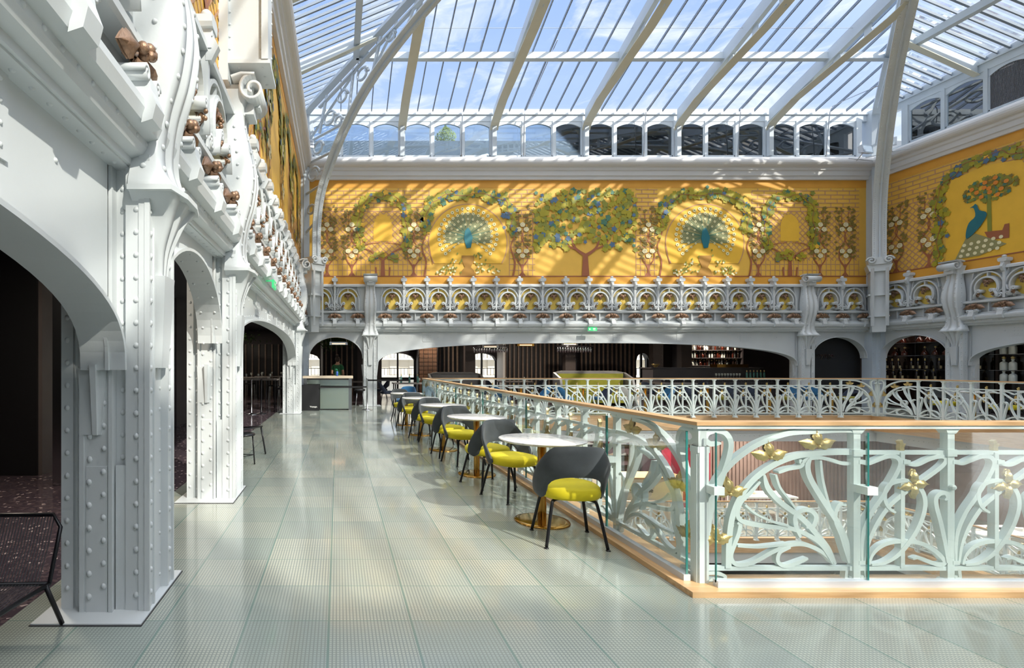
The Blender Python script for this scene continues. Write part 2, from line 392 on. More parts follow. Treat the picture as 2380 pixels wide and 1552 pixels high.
# girders with arches
COLS = {'back': [1.11, 16.05], 'left': [15.3, 5.7, 3.2, -6.3], 'right': [15.45, 5.9]}
def wide(u, W): return 1.39+.78*(max(0, 1-abs(2*u/W)**2.5))**.36
def narrow(u, W): return 1.64+.73*math.sqrt(max(0, 1-(2*u/W)**2))
BAYS = {'back': [(-1.0, .87, narrow), (1.37, 15.8, wide), (16.3, 18.2, narrow)],
        'left': [(15.56, 17.7, narrow), (5.96, 15.04, wide), (3.46, 5.4, narrow), (-6.0, 2.94, wide)],
        'right': [(15.7, 17.7, narrow), (6.2, 15.2, wide)]}
for wall, bays in BAYS.items():
    m = MB(); lo = min(lu(wall, a) for b in bays for a in b[:2]); hi = max(lu(wall, a) for b in bays for a in b[:2])
    for a, b, fn in bays:
        a, b = sorted((lu(wall, a), lu(wall, b))); Wd = b-a; c = (a+b)/2; n = 60 if Wd > 4 else 28
        us = [c-Wd/2*math.cos(PI*i/n) for i in range(n+1)]
        zs = [fn(u-c, Wd) for u in us]
        zb = zs[0]
        for i in range(n):      # web plate
            m.hexa([(us[i], .1, zs[i]), (us[i+1], .1, zs[i+1]), (us[i+1], .13, zs[i+1]), (us[i], .13, zs[i]), (us[i], .1, 2.66), (us[i+1], .1, 2.66), (us[i+1], .13, 2.66), (us[i], .13, 2.66)])
        th = .012
        P = [(us[i], zs[i]) for i in range(n+1)]
        m.ribbon(P, th*2, -.0, .24)        # arch flange
        m.ribbon([(p[0], p[1]+.03 if 0 < i < n else p[1]) for i, p in enumerate(P)], .05, .085, .1)   # angle iron bead
        # rivets on the flange soffit and the plate above it
        L_ = 0
        for i in range(1, n+1):
            L_ += math.hypot(P[i][0]-P[i-1][0], P[i][1]-P[i-1][1])
            if L_ > .11:
                L_ = 0; tx, tz = P[i][0]-P[i-1][0], P[i][1]-P[i-1][1]; l = math.hypot(tx, tz); nn = (tz/l, 0, -tx/l)
                if Wd < 4:
                    for yy in (.05, .19): m.dome((P[i][0]+nn[0]*th, yy, P[i][1]+nn[2]*th), nn, .014)
                m.dome((P[i][0]-nn[0]*.06, .1, P[i][1]-nn[2]*.06), (0, -1, 0), .012)
        k = int(Wd/.22)
        for i in range(k+1):
            m.dome((a+.03+(Wd-.06)*i/k, .1, 2.6), (0, -1, 0), .013)
        if Wd > 4:              # riveted splice patches
            for q in range(6):
                xc = a+Wd*(.12+.152*q); zc = 2.37
                m.box(xc-.17, xc+.17, .088, .1, zc-.16, zc+.2)
                for i in range(4):
                    for j in range(4): m.dome((xc-.12+.08*i, .088, zc-.11+.085*j), (0, -1, 0), .012)
            for i in range(int(Wd/.45)): m.dome((a+.3+.45*i, .1, 2.36), (0, -1, 0), .014)
    # mouldings over the girder (ledge), lower rail, upper rail
    lo -= .5; hi += .5
    o = m.build('wall_%s_girder' % wall, 'paint'); struct(o, 'riveted steel girder with arched openings'); place_wall(o, wall)
    m = MB()
    prof = [(-.02, 2.56), (-.02, 2.6), (-.08, 2.62), (-.1, 2.66), (-.1, 2.7), (-.16, 2.72), (-.18, 2.78), (-.18, 2.82), (-.1, 2.86), (.2, 2.86), (.2, 2.56)]
    m.prism_x(prof, lo, hi)
    m.prism_x([(-.06, 2.86), (-.06, 2.9), (-.02, 2.92), (.2, 2.92), (.2, 2.86)], lo, hi)
    m.prism_x([(-.08, 3.18), (-.1, 3.2), (-.1, 3.25), (-.02, 3.27), (.2, 3.27), (.2, 3.18)], lo, hi)
    m.prism_x([(-.1, 4.08), (-.1, 4.14), (-.04, 4.18), (.2, 4.18), (.2, 4.08)], lo, hi)
    m.box(lo, hi, .04, .12, 2.88, 4.1)
    m.prism_x([(.1, 2.55), (.0, 2.55), (.0, 2.57), (.1, 2.57)], lo, hi)
    x = lo
    while x < hi: m.dome((x, -.1, 2.68), (0, -1, 0), .014); m.dome((x+.05, .05, 2.55), (0, 0, -1), .014); x += .13
    o = m.build('trim_5', 'paint'); struct(o, 'moulded ledge and rails of the iron frieze'); place_wall(o, wall)
    # mural cornice
    m = MB(); pc = [(.2, 7.76), (-.04, 7.76), (-.06, 7.86), (-.1, 7.88), (-.11, 8.02), (-.16, 8.05), (-.17, 8.12), (-.2, 8.14)]+[(-.2-.14*math.sin(PI*i/8), 8.3-.16*math.cos(PI*i/8)) for i in range(9)]+[(-.1, 8.5), (.2, 8.5)]
    l2, h2 = {'back': (X0, X1), 'left': (Y0, Y1), 'right': (-Y1, -Y0)}[wall]
    m.prism_x(pc, l2, h2); o = m.build('trim_6', 'cornice_paint'); struct(o, 'rounded grey cornice above the mural'); place_wall(o, wall)
    # clerestory frame: beam, sill, mullions
    m = MB(); m.box(l2, h2, .02, .16, 9.78, 10.2); m.box(l2, h2, -.02, .2, 10.0, 10.06); m.box(l2, h2, .02, .16, 8.5, 8.58)
    pitch = 3.14/3
    st = {'back': 2.2+.0, 'left': 0.4, 'right': -16.9}[wall]
    k0 = math.ceil((l2-st)/pitch); k1 = math.floor((h2-st)/pitch)
    panes = []
    for k in range(k0, k1+1):
        u = st+k*pitch; big = k % 3 == 0; w = .09 if big else .05
        m.box(u-w, u+w, -.02 if big else .0, .14, 8.5, 9.8)
        if u+pitch < h2: panes.append((u+w, u+pitch-(.09 if (k+1) % 3 == 0 else .05)))
    o = m.build('trim_7', 'paint_cool'); struct(o, 'grey frame of the clerestory windows'); place_wall(o, wall)
    for j, (a, b) in enumerate(panes):
        m = MB(); c = (a+b)/2; hw = (b-a)/2; n = 8
        top = [(c-hw+2*hw*i/n, 9.56+.14*(1-(2*i/n-1)**2)) for i in range(n+1)]
        m.k = 0
        for i in range(n): m.hexa([(top[i][0], .03, top[i][1]), (top[i+1][0], .03, top[i+1][1]), (top[i+1][0], .1, top[i+1][1]), (top[i][0], .1, top[i][1]), (top[i][0], .03, 9.8), (top[i+1][0], .03, 9.8), (top[i+1][0], .1, 9.8), (top[i][0], .1, 9.8)])
        m.box(a, a+.03, .03, .1, 8.58, 9.58); m.box(b-.03, b, .03, .1, 8.58, 9.58); m.box(a, b, .03, .1, 8.56, 8.62)
        wn = m.build('window_%d' % (j+1), 'paint_cool'); struct(wn, 'clerestory window with a shallow arched head'); place_wall(wn, wall)
        g = MB()
        if wall == 'right' and abs((a+b)/2+14.1) < .6:
            y = a
            while y < b: g.box(y, y+.012, .05, .07, 8.6, 9.7); y += .028
            z = 8.6
            while z < 9.7: g.box(a, b, .06, .075, z, z+.012); z += .06
            g.box(a, b, .12, .13, 8.6, 9.7)
            g.build('vent_grille', 'grille', wn)
        else:
            g.box(a, b, .06, .066, 8.6, 9.72); g.build('pane', 'window_glass', wn)
# roof slopes
hw = (X1-X0)/2; cx = (X0+X1)/2; RZ = EZ+hw*TS; RL = (RZ-EZ)/TB
yb, yf = Y1-.1, Y0
RIDGE = ((cx, yb-RL, RZ), (cx, yf+RL, RZ))
def slope(side):
    g = MB(); up = .06
    A, B, C_, D = (X0, yb, EZ), (X1, yb, EZ), (X1, yf, EZ), (X0, yf, EZ); r0, r1 = RIDGE
    f = {'back': (A, B, r0), 'right': (B, C_, r1, r0), 'front': (C_, D, r1), 'left': (D, A, r0, r1)}[side]
    g.poly([(p[0], p[1], p[2]+up) for p in f])
    o = struct(g.build('ceiling', 'roof_glass'), 'sloping roof glass')
    m = MB()
    def bar(u, w, d, zo=0):
        if side in ('back', 'front'):
            t = min((u-X0), (X1-u))/(TB/TS)
            t = min(t, RL)
            if t < .1: return
            s_ = -1 if side == 'back' else 1; y = yb if side == 'back' else yf
            m.hexa([(u-w, y, EZ-d+zo), (u+w, y, EZ-d+zo), (u+w, y, EZ+zo), (u-w, y, EZ+zo), (u-w, y+s_*t, EZ-d+t*TB+zo), (u+w, y+s_*t, EZ-d+t*TB+zo), (u+w, y+s_*t, EZ+t*TB+zo), (u-w, y+s_*t, EZ+t*TB+zo)])
        else:
            t = min((yb-u), (u-yf))*(TB/TS); t = min(t, hw)
            if t < .1: return
            s_ = -1 if side == 'right' else 1; x = X1 if side == 'right' else X0
            m.hexa([(x, u-w, EZ-d+zo), (x, u+w, EZ-d+zo), (x, u+w, EZ+zo), (x, u-w, EZ+zo), (x+s_*t, u-w, EZ-d+t*TS+zo), (x+s_*t, u+w, EZ-d+t*TS+zo), (x+s_*t, u+w, EZ+t*TS+zo), (x+s_*t, u-w, EZ+t*TS+zo)])
    if side in ('back', 'front'):
        k = 0
        while X0 < 2.2+(k-8)*.5233 < X1 or k < 8:
            bar(2.2+(k-8)*.5233, .016, .08); k += 1
            if k > 60: break
    else:
        y = yf+.3; i = 0
        while y < yb: bar(y, .03 if i % 2 else .018, .07); y += .27; i += 1
    o2 = m.build('glazing_bar', 'bar_grey', o)
    return o
for s_ in ('back', 'right', 'front', 'left'): slope(s_)
# rafters
def rafter_back(x, label):
    t = min(x-X0, X1-x)/(TB/TS); t = min(t, RL)
    r = empty('roof_rafter', label, 'roof beam', (x, yb, EZ), 0, 'rafters of the glass roof')
    off = lambda q: .5+.38*min(1, (q-1)/3)
    low = [(0.0, -.70), (-.05, -.6), (-.16, -.5), (-.35, -.42), (-.65, -.30)]+[(-1.0-q*(t-1.0)/8, -off(1.0+q*(t-1.0)/8)+TB*(1.0+q*(t-1.0)/8)) for q in range(0, 9)]
    m = MB(); m.prism_x([(0, -.42), (-t, TB*t-.42), (-t, TB*t-.02), (0, -.02)], -.03, .03); m.prism_x([(0, -.44), (-t, TB*t-.44), (-t, TB*t-.41), (0, -.41)], -.07, .07)
    q = .6
    while q < t: m.box(-.012, .012, -q-.1, -q+.1, TB*q-off(max(1, q))+.0, TB*q-.42); q += .9
    m.prism_x([(a, b+.06) for a, b in reversed(low)]+low, -.012, .012)
    m.build('web', 'paint_cool', r)
    m = MB()
    vs = []
    for a, b in low: vs.append([(-.14, a, b-.02), (.14, a, b-.02), (.14, a, b), (-.14, a, b)])
    for i in range(len(vs)-1):
        A_, B_ = vs[i], vs[i+1]; m.add(A_+B_, [(0, 1, 5, 4), (1, 2, 6, 5), (2, 3, 7, 6), (3, 0, 4, 7)])
    m.poly(vs[0]); m.poly(vs[-1])
    m.build('flange', 'paint_warm', r)
    m = MB(); m.box(-.07, .07, -.08, .04, -1.6, -.6); m.build('post', 'paint_cool', r)
    return r
for i in range(6): rafter_back(-.94+3.14*i if i else -.5, 'grey roof rafter running up from the far wall, %s from the left corner' % nth(i)) if i else None
def rafter_side(y, side):
    r = empty('roof_rafter', 'grey roof rafter on the %s slope, springing %.0f metres from the far wall' % (side, Y1-y), 'roof beam', (X0 if side == 'left' else X1, y, EZ), 0, 'rafters of the glass roof')
    s = 1 if side == 'left' else -1; t = min((yb-y)*(TB/TS), (y-yf)*(TB/TS), hw)
    m = MB(); m.prism_y([(0, -.4), (s*t, TS*t-.3), (s*t, TS*t-.02), (0, -.02)], -.02, .02); m.build('web', 'paint_cool', r)
    m = MB(); m.hexa([(0, -.08, -.42), (0, .08, -.42), (0, .08, -.4), (0, -.08, -.4), (s*t, -.08, TS*t-.32), (s*t, .08, TS*t-.32), (s*t, .08, TS*t-.3), (s*t, -.08, TS*t-.3)]); m.build('flange', 'paint_warm', r)
for y in (15.0, 12.0, 8.6, 5.7, 3.2, .2, -3.0, -6): rafter_side(y, 'left'); rafter_side(y, 'right')
def purlin(a, b, label, w=.05, d=.2):
    m = MB(); A_, B_ = Vector(a), Vector(b); dr = (B_-A_).normalized(); s_ = Vector((-dr.y, dr.x, 0))*w
    m.hexa([A_-s_-Vector((0, 0, d)), A_+s_-Vector((0, 0, d)), A_+s_, A_-s_, B_-s_-Vector((0, 0, d)), B_+s_-Vector((0, 0, d)), B_+s_, B_-s_])
    m.box(*(min(a[0], b[0])-(w*1.8 if abs(dr.y) > .5 else 0), max(a[0], b[0])+(w*1.8 if abs(dr.y) > .5 else 0), min(a[1], b[1])-(w*1.8 if abs(dr.x) > .5 else 0), max(a[1], b[1])+(w*1.8 if abs(dr.x) > .5 else 0), a[2]-d-.02, a[2]-d))
    tag(m.build('roof_purlin', 'paint_cool'), label, 'roof beam', 'horizontal purlins under the roof glass')
for k, t in enumerate((2.1, 4.2, 7.0)):
    z = EZ+t*TB-.06; dx = t*TB/TS; w_ = ('lowest', 'middle', 'upper')[k]
    purlin((X0+dx, yb-t, z), (X1-dx, yb-t, z), '%s grey purlin crossing under the far slope of roof glass' % w_)
    purlin((X0+dx, yb-t, z), (X0+dx, yf+t, z), '%s grey purlin running under the left slope of roof glass' % w_)
    purlin((X1-dx, yb-t, z), (X1-dx, yf+t, z), '%s grey purlin running under the right slope of roof glass' % w_)
m = MB(); m.box(cx-.4, cx+.4, RIDGE[1][1], RIDGE[0][1], RZ-.4, RZ+.02); tag(m.build('roof_ridge_beam', 'paint_cool'), 'grey ridge beam along the top of the glass roof', 'roof beam')
# hip ribs in the corners
def hip(sx, label):
    ox = X0+.1 if sx > 0 else X1-.1; c = Vector((ox, Y1-.2, 0)); q = TB/TS
    def P(t, z): return c+Vector((sx*q*t, -t, z))
    r = empty('hip_truss', label, 'roof truss', (ox, Y1-.2, 0), 0, 'corner trusses of the glass roof'); inv = Vector((-ox, -(Y1-.2), 0))
    d = Vector((sx*q, -1, 0)).normalized(); n = Vector((-d.y, d.x, 0))
    def band(pts, w, th, name, mt, up=None):
        m = MB(); rows = []
        for i, (t, z) in enumerate(pts):
            a = pts[max(i-1, 0)]; b = pts[min(i+1, len(pts)-1)]; tt = Vector((0, 0, 0))+(P(b[0], b[1])-P(a[0], a[1])); tt.normalize(); nn = n.cross(tt).normalized()
            p = P(t, z)+inv; rows.append([p+n*w+nn*th, p-n*w+nn*th, p-n*w-nn*th, p+n*w-nn*th])
        for i in range(len(rows)-1):
            m.add(rows[i]+rows[i+1], [(0, 1, 5, 4), (1, 2, 6, 5), (2, 3, 7, 6), (3, 0, 4, 7)])
        m.poly(rows[0]); m.poly(rows[-1])
        return m, rows
    inner = catmull([(.47, 4.6), (.47, 5.3), (.49, 6.07), (.62, 6.9), (.91, 7.62), (1.57, 8.71), (2.46, 9.69), (3.51, 10.41), (4.4, 10.85), (5.6, 11.4), (7, 12.0)], 6)
    m, rows = band(inner, .17, .02, 'rib', 'paint')
    for i in range(0, len(rows)-1):
        for f in (.0, .5):
            for s_ in (.15, .85):
                p = (rows[i][3]*(1-f)+rows[i+1][3]*f)*s_+(rows[i][2]*(1-f)+rows[i+1][2]*f)*(1-s_); q_ = (rows[i][0]-rows[i][3]).normalized()
                for w_ in (1, -1): pass
                m.dome(rows[i][0]*(1-s_)*.0+p, -q_, .016)
                p2 = (rows[i][0]*(1-f)+rows[i+1][0]*f)*s_+(rows[i][1]*(1-f)+rows[i+1][1]*f)*(1-s_); m.dome(p2, q_, .016)
    m.build('rib', 'paint', r)
    m, _ = band(inner, .02, .09, 'web', 'paint'); m.build('web', 'paint_cool', r)
    outer = [(.02, 4.3), (.02, 9.9)]+[(t, EZ-.18+t*TB) for t in (.3, 2, 4, 7, 11)]
    m, _ = band(outer, .12, .05, 'chord', 'paint'); m.build('chord', 'paint_cool', r)
    m, _ = band([(t, EZ-.5+t*TB) for t in (.6, 2, 4, 7, 11)], .06, .025, 'chord', 'paint'); m.build('lower_chord', 'paint_cool', r)
    # struts and scroll rings between the chords
    def S(a, b, w=.05, name='strut'):
        m = MB(); m.tube([P(*a)+inv, P(*b)+inv], w, 4); m.build(name, 'paint_cool', r)
    for a, b in (((.05, 5.9), (.5, 6.2)), ((.05, 7.2), (.78, 7.3)), ((.05, 8.2), (1.25, 8.2)), ((.05, 8.9), (1.7, 8.9)), ((.6, 9.0), (.9, 10.1)), ((1.7, 8.95), (1.9, 10.4)), ((2.5, 9.75), (2.8, 10.8)), ((.1, 8.9), (2.4, 10.6)), ((1.2, 8.3), (3.3, 10.9)), ((3.5, 10.45), (3.9, 11.2))): S(a, b)
    for t, z, R in ((.25, 6.6, .17), (.35, 7.75, .25), (.55, 8.55, .22), (1.0, 9.3, .24), (1.5, 9.75, .2), (2.2, 10.05, .2), (3.1, 10.62, .15), (1.35, 9.05, .16)):
        m = MB(); pts = [P(t+(R-.35*R*i/16)*math.cos(PI*2*i/16*1.1), z+(R-.35*R*i/16)*math.sin(PI*2*i/16*1.1))+inv for i in range(17)]
        m.s = True; m.tube(pts, .042, 6); m.build('scroll', 'paint_cool', r)
    # moulded pedestal carrying the rib
    m = MB(); m.k = 0
    a = math.atan2(d.y, d.x)-0
    def slab(t0, t1, w0, w1, z0, z1):
        b = [P(t0, z0)+inv-n*w0, P(t1, z0)+inv-n*w0, P(t1, z0)+inv+n*w0, P(t0, z0)+inv+n*w0]; u = [P(t0, z1)+inv-n*w1, P(t1, z1)+inv-n*w1, P(t1, z1)+inv+n*w1, P(t0, z1)+inv+n*w1]
        m.hexa(b+u)
    slab(.0, .42, .16, .18, 2.5, 3.0); slab(.0, .5, .24, .24, 3.0, 3.05); slab(.0, .44, .2, .22, 3.05, 3.7); slab(.0, .52, .26, .26, 3.7, 3.76); slab(.0, .48, .21, .21, 3.76, 4.5)
    slab(.0, .56, .24, .3, 4.5, 4.72); slab(.2, .6, .26, .3, 4.72, 4.95)
    for s_ in (-1, 1):
        p = P(.56, 4.0)+inv+n*s_*.17; m.hexa([p+Vector((-.03, -.03, -1.3)), p+Vector((.03, -.03, -1.3)), p+Vector((.03, .03, -1.3)), p+Vector((-.03, .03, -1.3)), p+Vector((-.03, -.03, .6)), p+Vector((.03, -.03, .6)), p+Vector((.03, .03, .6)), p+Vector((-.03, .03, .6))])
        sp_ = spiral(0, 0, .12, .03, 0, 1.4); m.s = True
        m.tube([P(.62, 4.85+z)+inv+n*(s_*.2+x*s_) for x, z in sp_], .03, 6); m.s = False
    m.build('pedestal', 'paint', r)
    return r
hip(1, 'curved riveted corner truss rising from the left end of the far wall'); hip(-1, 'curved riveted corner truss rising from the right end of the far wall')
# corner posts below and beside the murals
for nm, x in (('trim_8', X0), ('trim_9', X1)):
    m = MB(); s_ = 1 if x == X0 else -1
    m.box(min(x-.1*s_, x+.2*s_), max(x-.1*s_, x+.2*s_), Y1-.16, Y1+.2, 0, 10.1); m.box(min(x-.12*s_, x+.06*s_), max(x-.12*s_, x+.06*s_), Y1-.3, Y1+.1, 0, 10.1)
    for i in range(74):
        for u in (.04, .16): m.dome((x+u*s_, Y1-.16, .2+.135*i), (0, -1, 0), .016)
        m.dome((x+.06*s_, Y1-.24, .2+.135*i), (s_, 0, 0), .016)
    struct(m.build(nm, 'paint_cool'), 'riveted corner post')
# box leg of the roof truss on the left wall
m = MB(); m.box(-.22, .22, -.45, 0, 4.62, 10.2)
m.box(-.26, .26, -.49, .0, 4.58, 4.62)
for i in range(42):
    z = 4.75+.13*i
    for xx in (-.18, .18): m.dome((xx, -.45, z), (0, -1, 0), .016)
    for yy in (-.39, -.06):
        m.dome((-.22, yy, z), (-1, 0, 0), .016)
for i in range(3):
    for yy in (-.4, -.15): m.dome((-.17+.17*i, yy, 4.58), (0, 0, -1), .014)
m.box(-.27, -.22, -.47, -.40, 4.62, 10.2); m.box(-.27, .27, -.05, .05, 4.4, 10.2)
o = m.build('truss_leg', 'paint'); tag(o, 'riveted white box leg hanging down the left wall above the scroll bracket', 'roof truss'); place_wall(o, 'left'); o.location = (-1.2, 5.72, 0)
# ---------------------------------------------------------------- columns
def column_mesh(rivets=True):
    m = MB(); top = 2.62
    m.box(-.19, .19, .0, .42, 0, top)                      # core
    for s in (-1, 1):
        a, b = sorted((s*.13, s*.25)); m.box(a, b, -.11, -.06, 0, top)           # front flange plates
        a, b = sorted((s*.2, s*.24)); m.box(a, b, -.09, .02, 0, top)
        a, b = sorted((s*.235, s*.255)); m.box(a, b, -.125, -.095, 0, top); a, b = sorted((s*.13, s*.15)); m.box(a, b, -.12, -.095, 0, top)
        a, b = sorted((s*.19, s*.26)); m.box(a, b, .10, .31, 0, top)             # side angle
        a, b = sorted((s*.255, s*.275)); m.box(a, b, .095, .12, 0, top); a, b = sorted((s*.255, s*.27)); m.box(a, b, .285, .315, 0, top)
        a, b = sorted((s*.19, s*.22)); m.box(a, b, .38, .46, 0, top)
        # lower cover plates (slightly thicker up to .85 m)
        a, b = sorted((s*.255, s*.268)); m.box(a, b, .13, .27, 0, .84)
        a, b = sorted((s*.22, s*.232)); m.box(a, b, .02, .09, 0, .84)
        # gusset with rib under the arch
        m.hexa([(s*.26, .17, 1.02), (s*.272, .17, 1.02), (s*.272, .3, 1.02), (s*.26, .3, 1.02), (s*.26, .13, 1.4), (s*.272, .13, 1.4), (s*.272, .32, 1.4), (s*.26, .32, 1.4)])
        m.hexa([(s*.27, .19, 1.02), (s*.285, .19, 1.02), (s*.285, .22, 1.02), (s*.27, .22, 1.02), (s*.27, .18, 1.42), (s*.33, .18, 1.42), (s*.33, .22, 1.42), (s*.27, .22, 1.42)])
    m.box(-.13, .13, -.075, 0, 0, 1.9)
    m.box(-.13, .13, -.09, 0, 1.9, top)
    if rivets:
        i = 0
        while .1+.13*i < top-.05:
            z = .1+.13*i; i += 1
            for s in (-1, 1):
                m.dome((s*.19, -.11, z), (0, -1, 0), .019)
                m.dome((s*.255, -.055, z), (s, 0, 0), .018) if False else m.dome((s*.24, -.045, z), (s, 0, 0), .018)
                e = .008 if z < .84 else 0
                m.dome((s*(.26+e), .25, z), (s, 0, 0), .019); m.dome((s*(.26+e), .155, z+.06), (s, 0, 0), .018)
                m.dome((s*.19, .06, z), (s, 0, 0), .017); m.dome((s*.22, .42, z+.03), (s, 0, 0), .017); m.dome((s*.19, .345, z), (s, 0, 0), .016)
                m.dome((s*.1, -.075, z), (0, -1, 0), .012)
    m.v = [(x*.88, y*.86 if y > 0 else y, z) for x, y, z in m.v]
    return m.mesh('column_shaft', 'paint')
cm = column_mesh(); pm = MB(); pm.box(-.37, .37, -.13, .47, 0, .012); pmm = pm.mesh('base_plate', 'paint'); 
gm = MB(); gm.box(-.376, .376, -.136, .476, -.001, .005); gmm = gm.mesh('joint', 'cord_black')
def add(name, me, parent, label=None):
    o = bpy.data.objects.new(name, me); COL.objects.link(o); o.parent = parent
    if label: o['label'] = label
    return o
WHERE = {'back': {0: 'far wall, left of the wide arch', 1: 'far wall, right of the wide arch'}, 'left': {0: 'left wall beside the reception desk', 1: 'left wall, second from the camera with a narrow arch before it', 2: 'left wall nearest the camera, beside the string chair', 3: 'left wall behind the camera'}, 'right': {0: 'right wall between the bottle shelf arches', 1: 'right wall, outside the frame'}}
VIS = {'back': [0, 1], 'left': [0, 1, 2, 3], 'right': [0]}
for wall, ids in VIS.items():
    for i in ids:
        if wall == 'left' and i == 3: continue
        u = COLS[wall][i]; r = empty('riveted_column', 'white riveted iron column on the '+WHERE[wall][i], 'column', wp(wall, u), wr(wall), 'riveted columns under the girders')
        add('shaft', cm, r); add('base_plate', pmm, r); add('joint', gmm, r, 'dark joint line around the base plate')
# ---------------------------------------------------------------- scroll brackets in front of the columns (y: negative = into the hall)
def bracket_mesh():
    m = MB()
    prof = catmull([(-.13, 1.92), (-.15, 2.1), (-.22, 2.3), (-.27, 2.42), (-.20, 2.52), (-.17, 2.66), (-.2, 2.9), (-.27, 3.15), (-.30, 3.42), (-.26, 3.7), (-.2, 3.95), (-.2, 4.15), (-.27, 4.32)], 5)
    wd = catmull([(.05, 1.92), (.10, 2.1), (.16, 2.3), (.27, 2.42), (.25, 2.52), (.2, 2.66), (.18, 2.9), (.19, 3.15), (.21, 3.42), (.19, 3.7), (.16, 3.95), (.17, 4.15), (.22, 4.32)], 5)
    m.s = True; rows = []
    for (y, z), (w, _) in zip(prof, wd):
        rows.append([(-w, -.02, z), (-w, y+.02, z), (-w*.92, y, z), (-w*.62, y-.012, z), (-w*.58, y+.012, z), (-w*.2, y+.012, z), (-w*.16, y-.01, z), (w*.16, y-.01, z), (w*.2, y+.012, z), (w*.58, y+.012, z), (w*.62, y-.012, z), (w*.92, y, z), (w, y+.02, z), (w, -.02, z)])
    m.grid(rows); m.s = False
    m.poly(list(reversed(rows[0]))); m.poly(rows[-1])
    # skirt lip
    m.prism_z([(-.29, -.02), (-.29, -.27), (-.1, -.31), (.1, -.31), (.29, -.27), (.29, -.02)], 2.40, 2.43)
    for z in [2.55+.14*i for i in range(12)]:
        k = min(range(len(prof)), key=lambda j: abs(prof[j][1]-z)); w = wd[k][0]
        for s in (-1, 1): m.dome((s*w*.77, prof[k][0]-.004, z), (0, -1, 0), .02); m.dome((s*w, prof[k][0]*.5, z), (s, 0, 0), .018)
    # curled top
    m.s = True
    sp_ = spiral(-.30, 4.33, .145, .03, math.radians(100), -1.5, 34)
    pts = [(y, z) for y, z in [(-.08, 4.44), (-.18, 4.475)]]+sp_
    rows = []
    for i, (y, z) in enumerate(pts):
        t = i/(len(pts)-1); w = .24-.03*t
        rows.append((y, z, w))
    vs = []
    for i, (y, z, w) in enumerate(rows):
        a = rows[max(i-1, 0)]; b = rows[min(i+1, len(rows)-1)]; dy, dz = b[0]-a[0], b[1]-a[1]; l = math.hypot(dy, dz) or 1; ny, nz_ = -dz/l*.016, dy/l*.016
        vs.append([(-w, y+ny, z+nz_), (w, y+ny, z+nz_), (w, y-ny, z-nz_), (-w, y-ny, z-nz_)])
    for i in range(len(vs)-1): m.add(vs[i]+vs[i+1], [(0, 1, 5, 4), (1, 2, 6, 5), (2, 3, 7, 6), (3, 0, 4, 7)])
    m.poly(vs[0]); m.poly(vs[-1])
    m.s = False; m.box(-.12, .12, -.3, .0, 4.1, 4.42); m.box(-.06, .06, -.36, -.2, 4.2, 4.4)
    m.hexa([(-.06, -.14, 1.4), (.06, -.14, 1.4), (.06, -.08, 1.4), (-.06, -.08, 1.4), (-.09, -.17, 1.95), (.09, -.17, 1.95), (.09, -.05, 1.95), (-.09, -.05, 1.95)])
    return m.mesh('scroll_bracket', 'paint')
bk = bracket_mesh()
BW = {'back': ['on the far wall left of the wide arch', 'on the far wall right of the wide arch'], 'left': ['on the left wall beside the reception desk', 'on the left wall, second from the camera', 'on the left wall nearest the camera'], 'right': ['on the right wall']}
for wall, ids in VIS.items():
    for i in ids:
        if i >= len(BW[wall]): continue
        o = bpy.data.objects.new('scroll_bracket', bk); COL.objects.link(o); o.location = wp(wall, COLS[wall][i], -.0); o.rotation_euler = (0, 0, wr(wall))
        tag(o, 'white iron bracket with curled top, '+BW[wall][i], 'bracket', 'scroll brackets above the columns')
# ---------------------------------------------------------------- frieze roundels and posts
def leaf3d(m, x, y, z, a, L_, w, out=.05, curl=.04, lift=0):
    """veined leaf pointing along angle a (in XZ), rising from the wall"""
    ca, sa = math.cos(a), math.sin(a); rows = []
    prof = [(0, .15), (.15, .55), (.3, 1), (.45, .8), (.6, .95), (.78, .55), (1, .04)]
    m.s = True
    for t, k in prof:
        r = []
        for q in (-1, -.5, 0, .5, 1):
            u = t*L_; v = q*w*k; yy = y-lift*t-out*math.sin(PI*min(1, t*1.1))+abs(q)*curl*k-(.012 if q == 0 else 0)
            r.append((x+ca*u-sa*v, yy, z+sa*u+ca*v))
        rows.append(r)
    m.grid(rows); m.grid([[(p[0], p[1]+.015, p[2]) for p in reversed(r)] for r in rows]); m.s = False
def grapes(m, x, y, z, n, r, seed, sx=.05, sz=.07):
    rn = random.Random(seed); m.s = True
    for i in range(n): m.ball((x+rn.uniform(-sx, sx)*(1-i/n*.6), y-rn.uniform(0, .05), z-sz*i/n*2), r*rn.uniform(.85, 1.1), 8, 5)
    m.s = False
ZC = 3.60
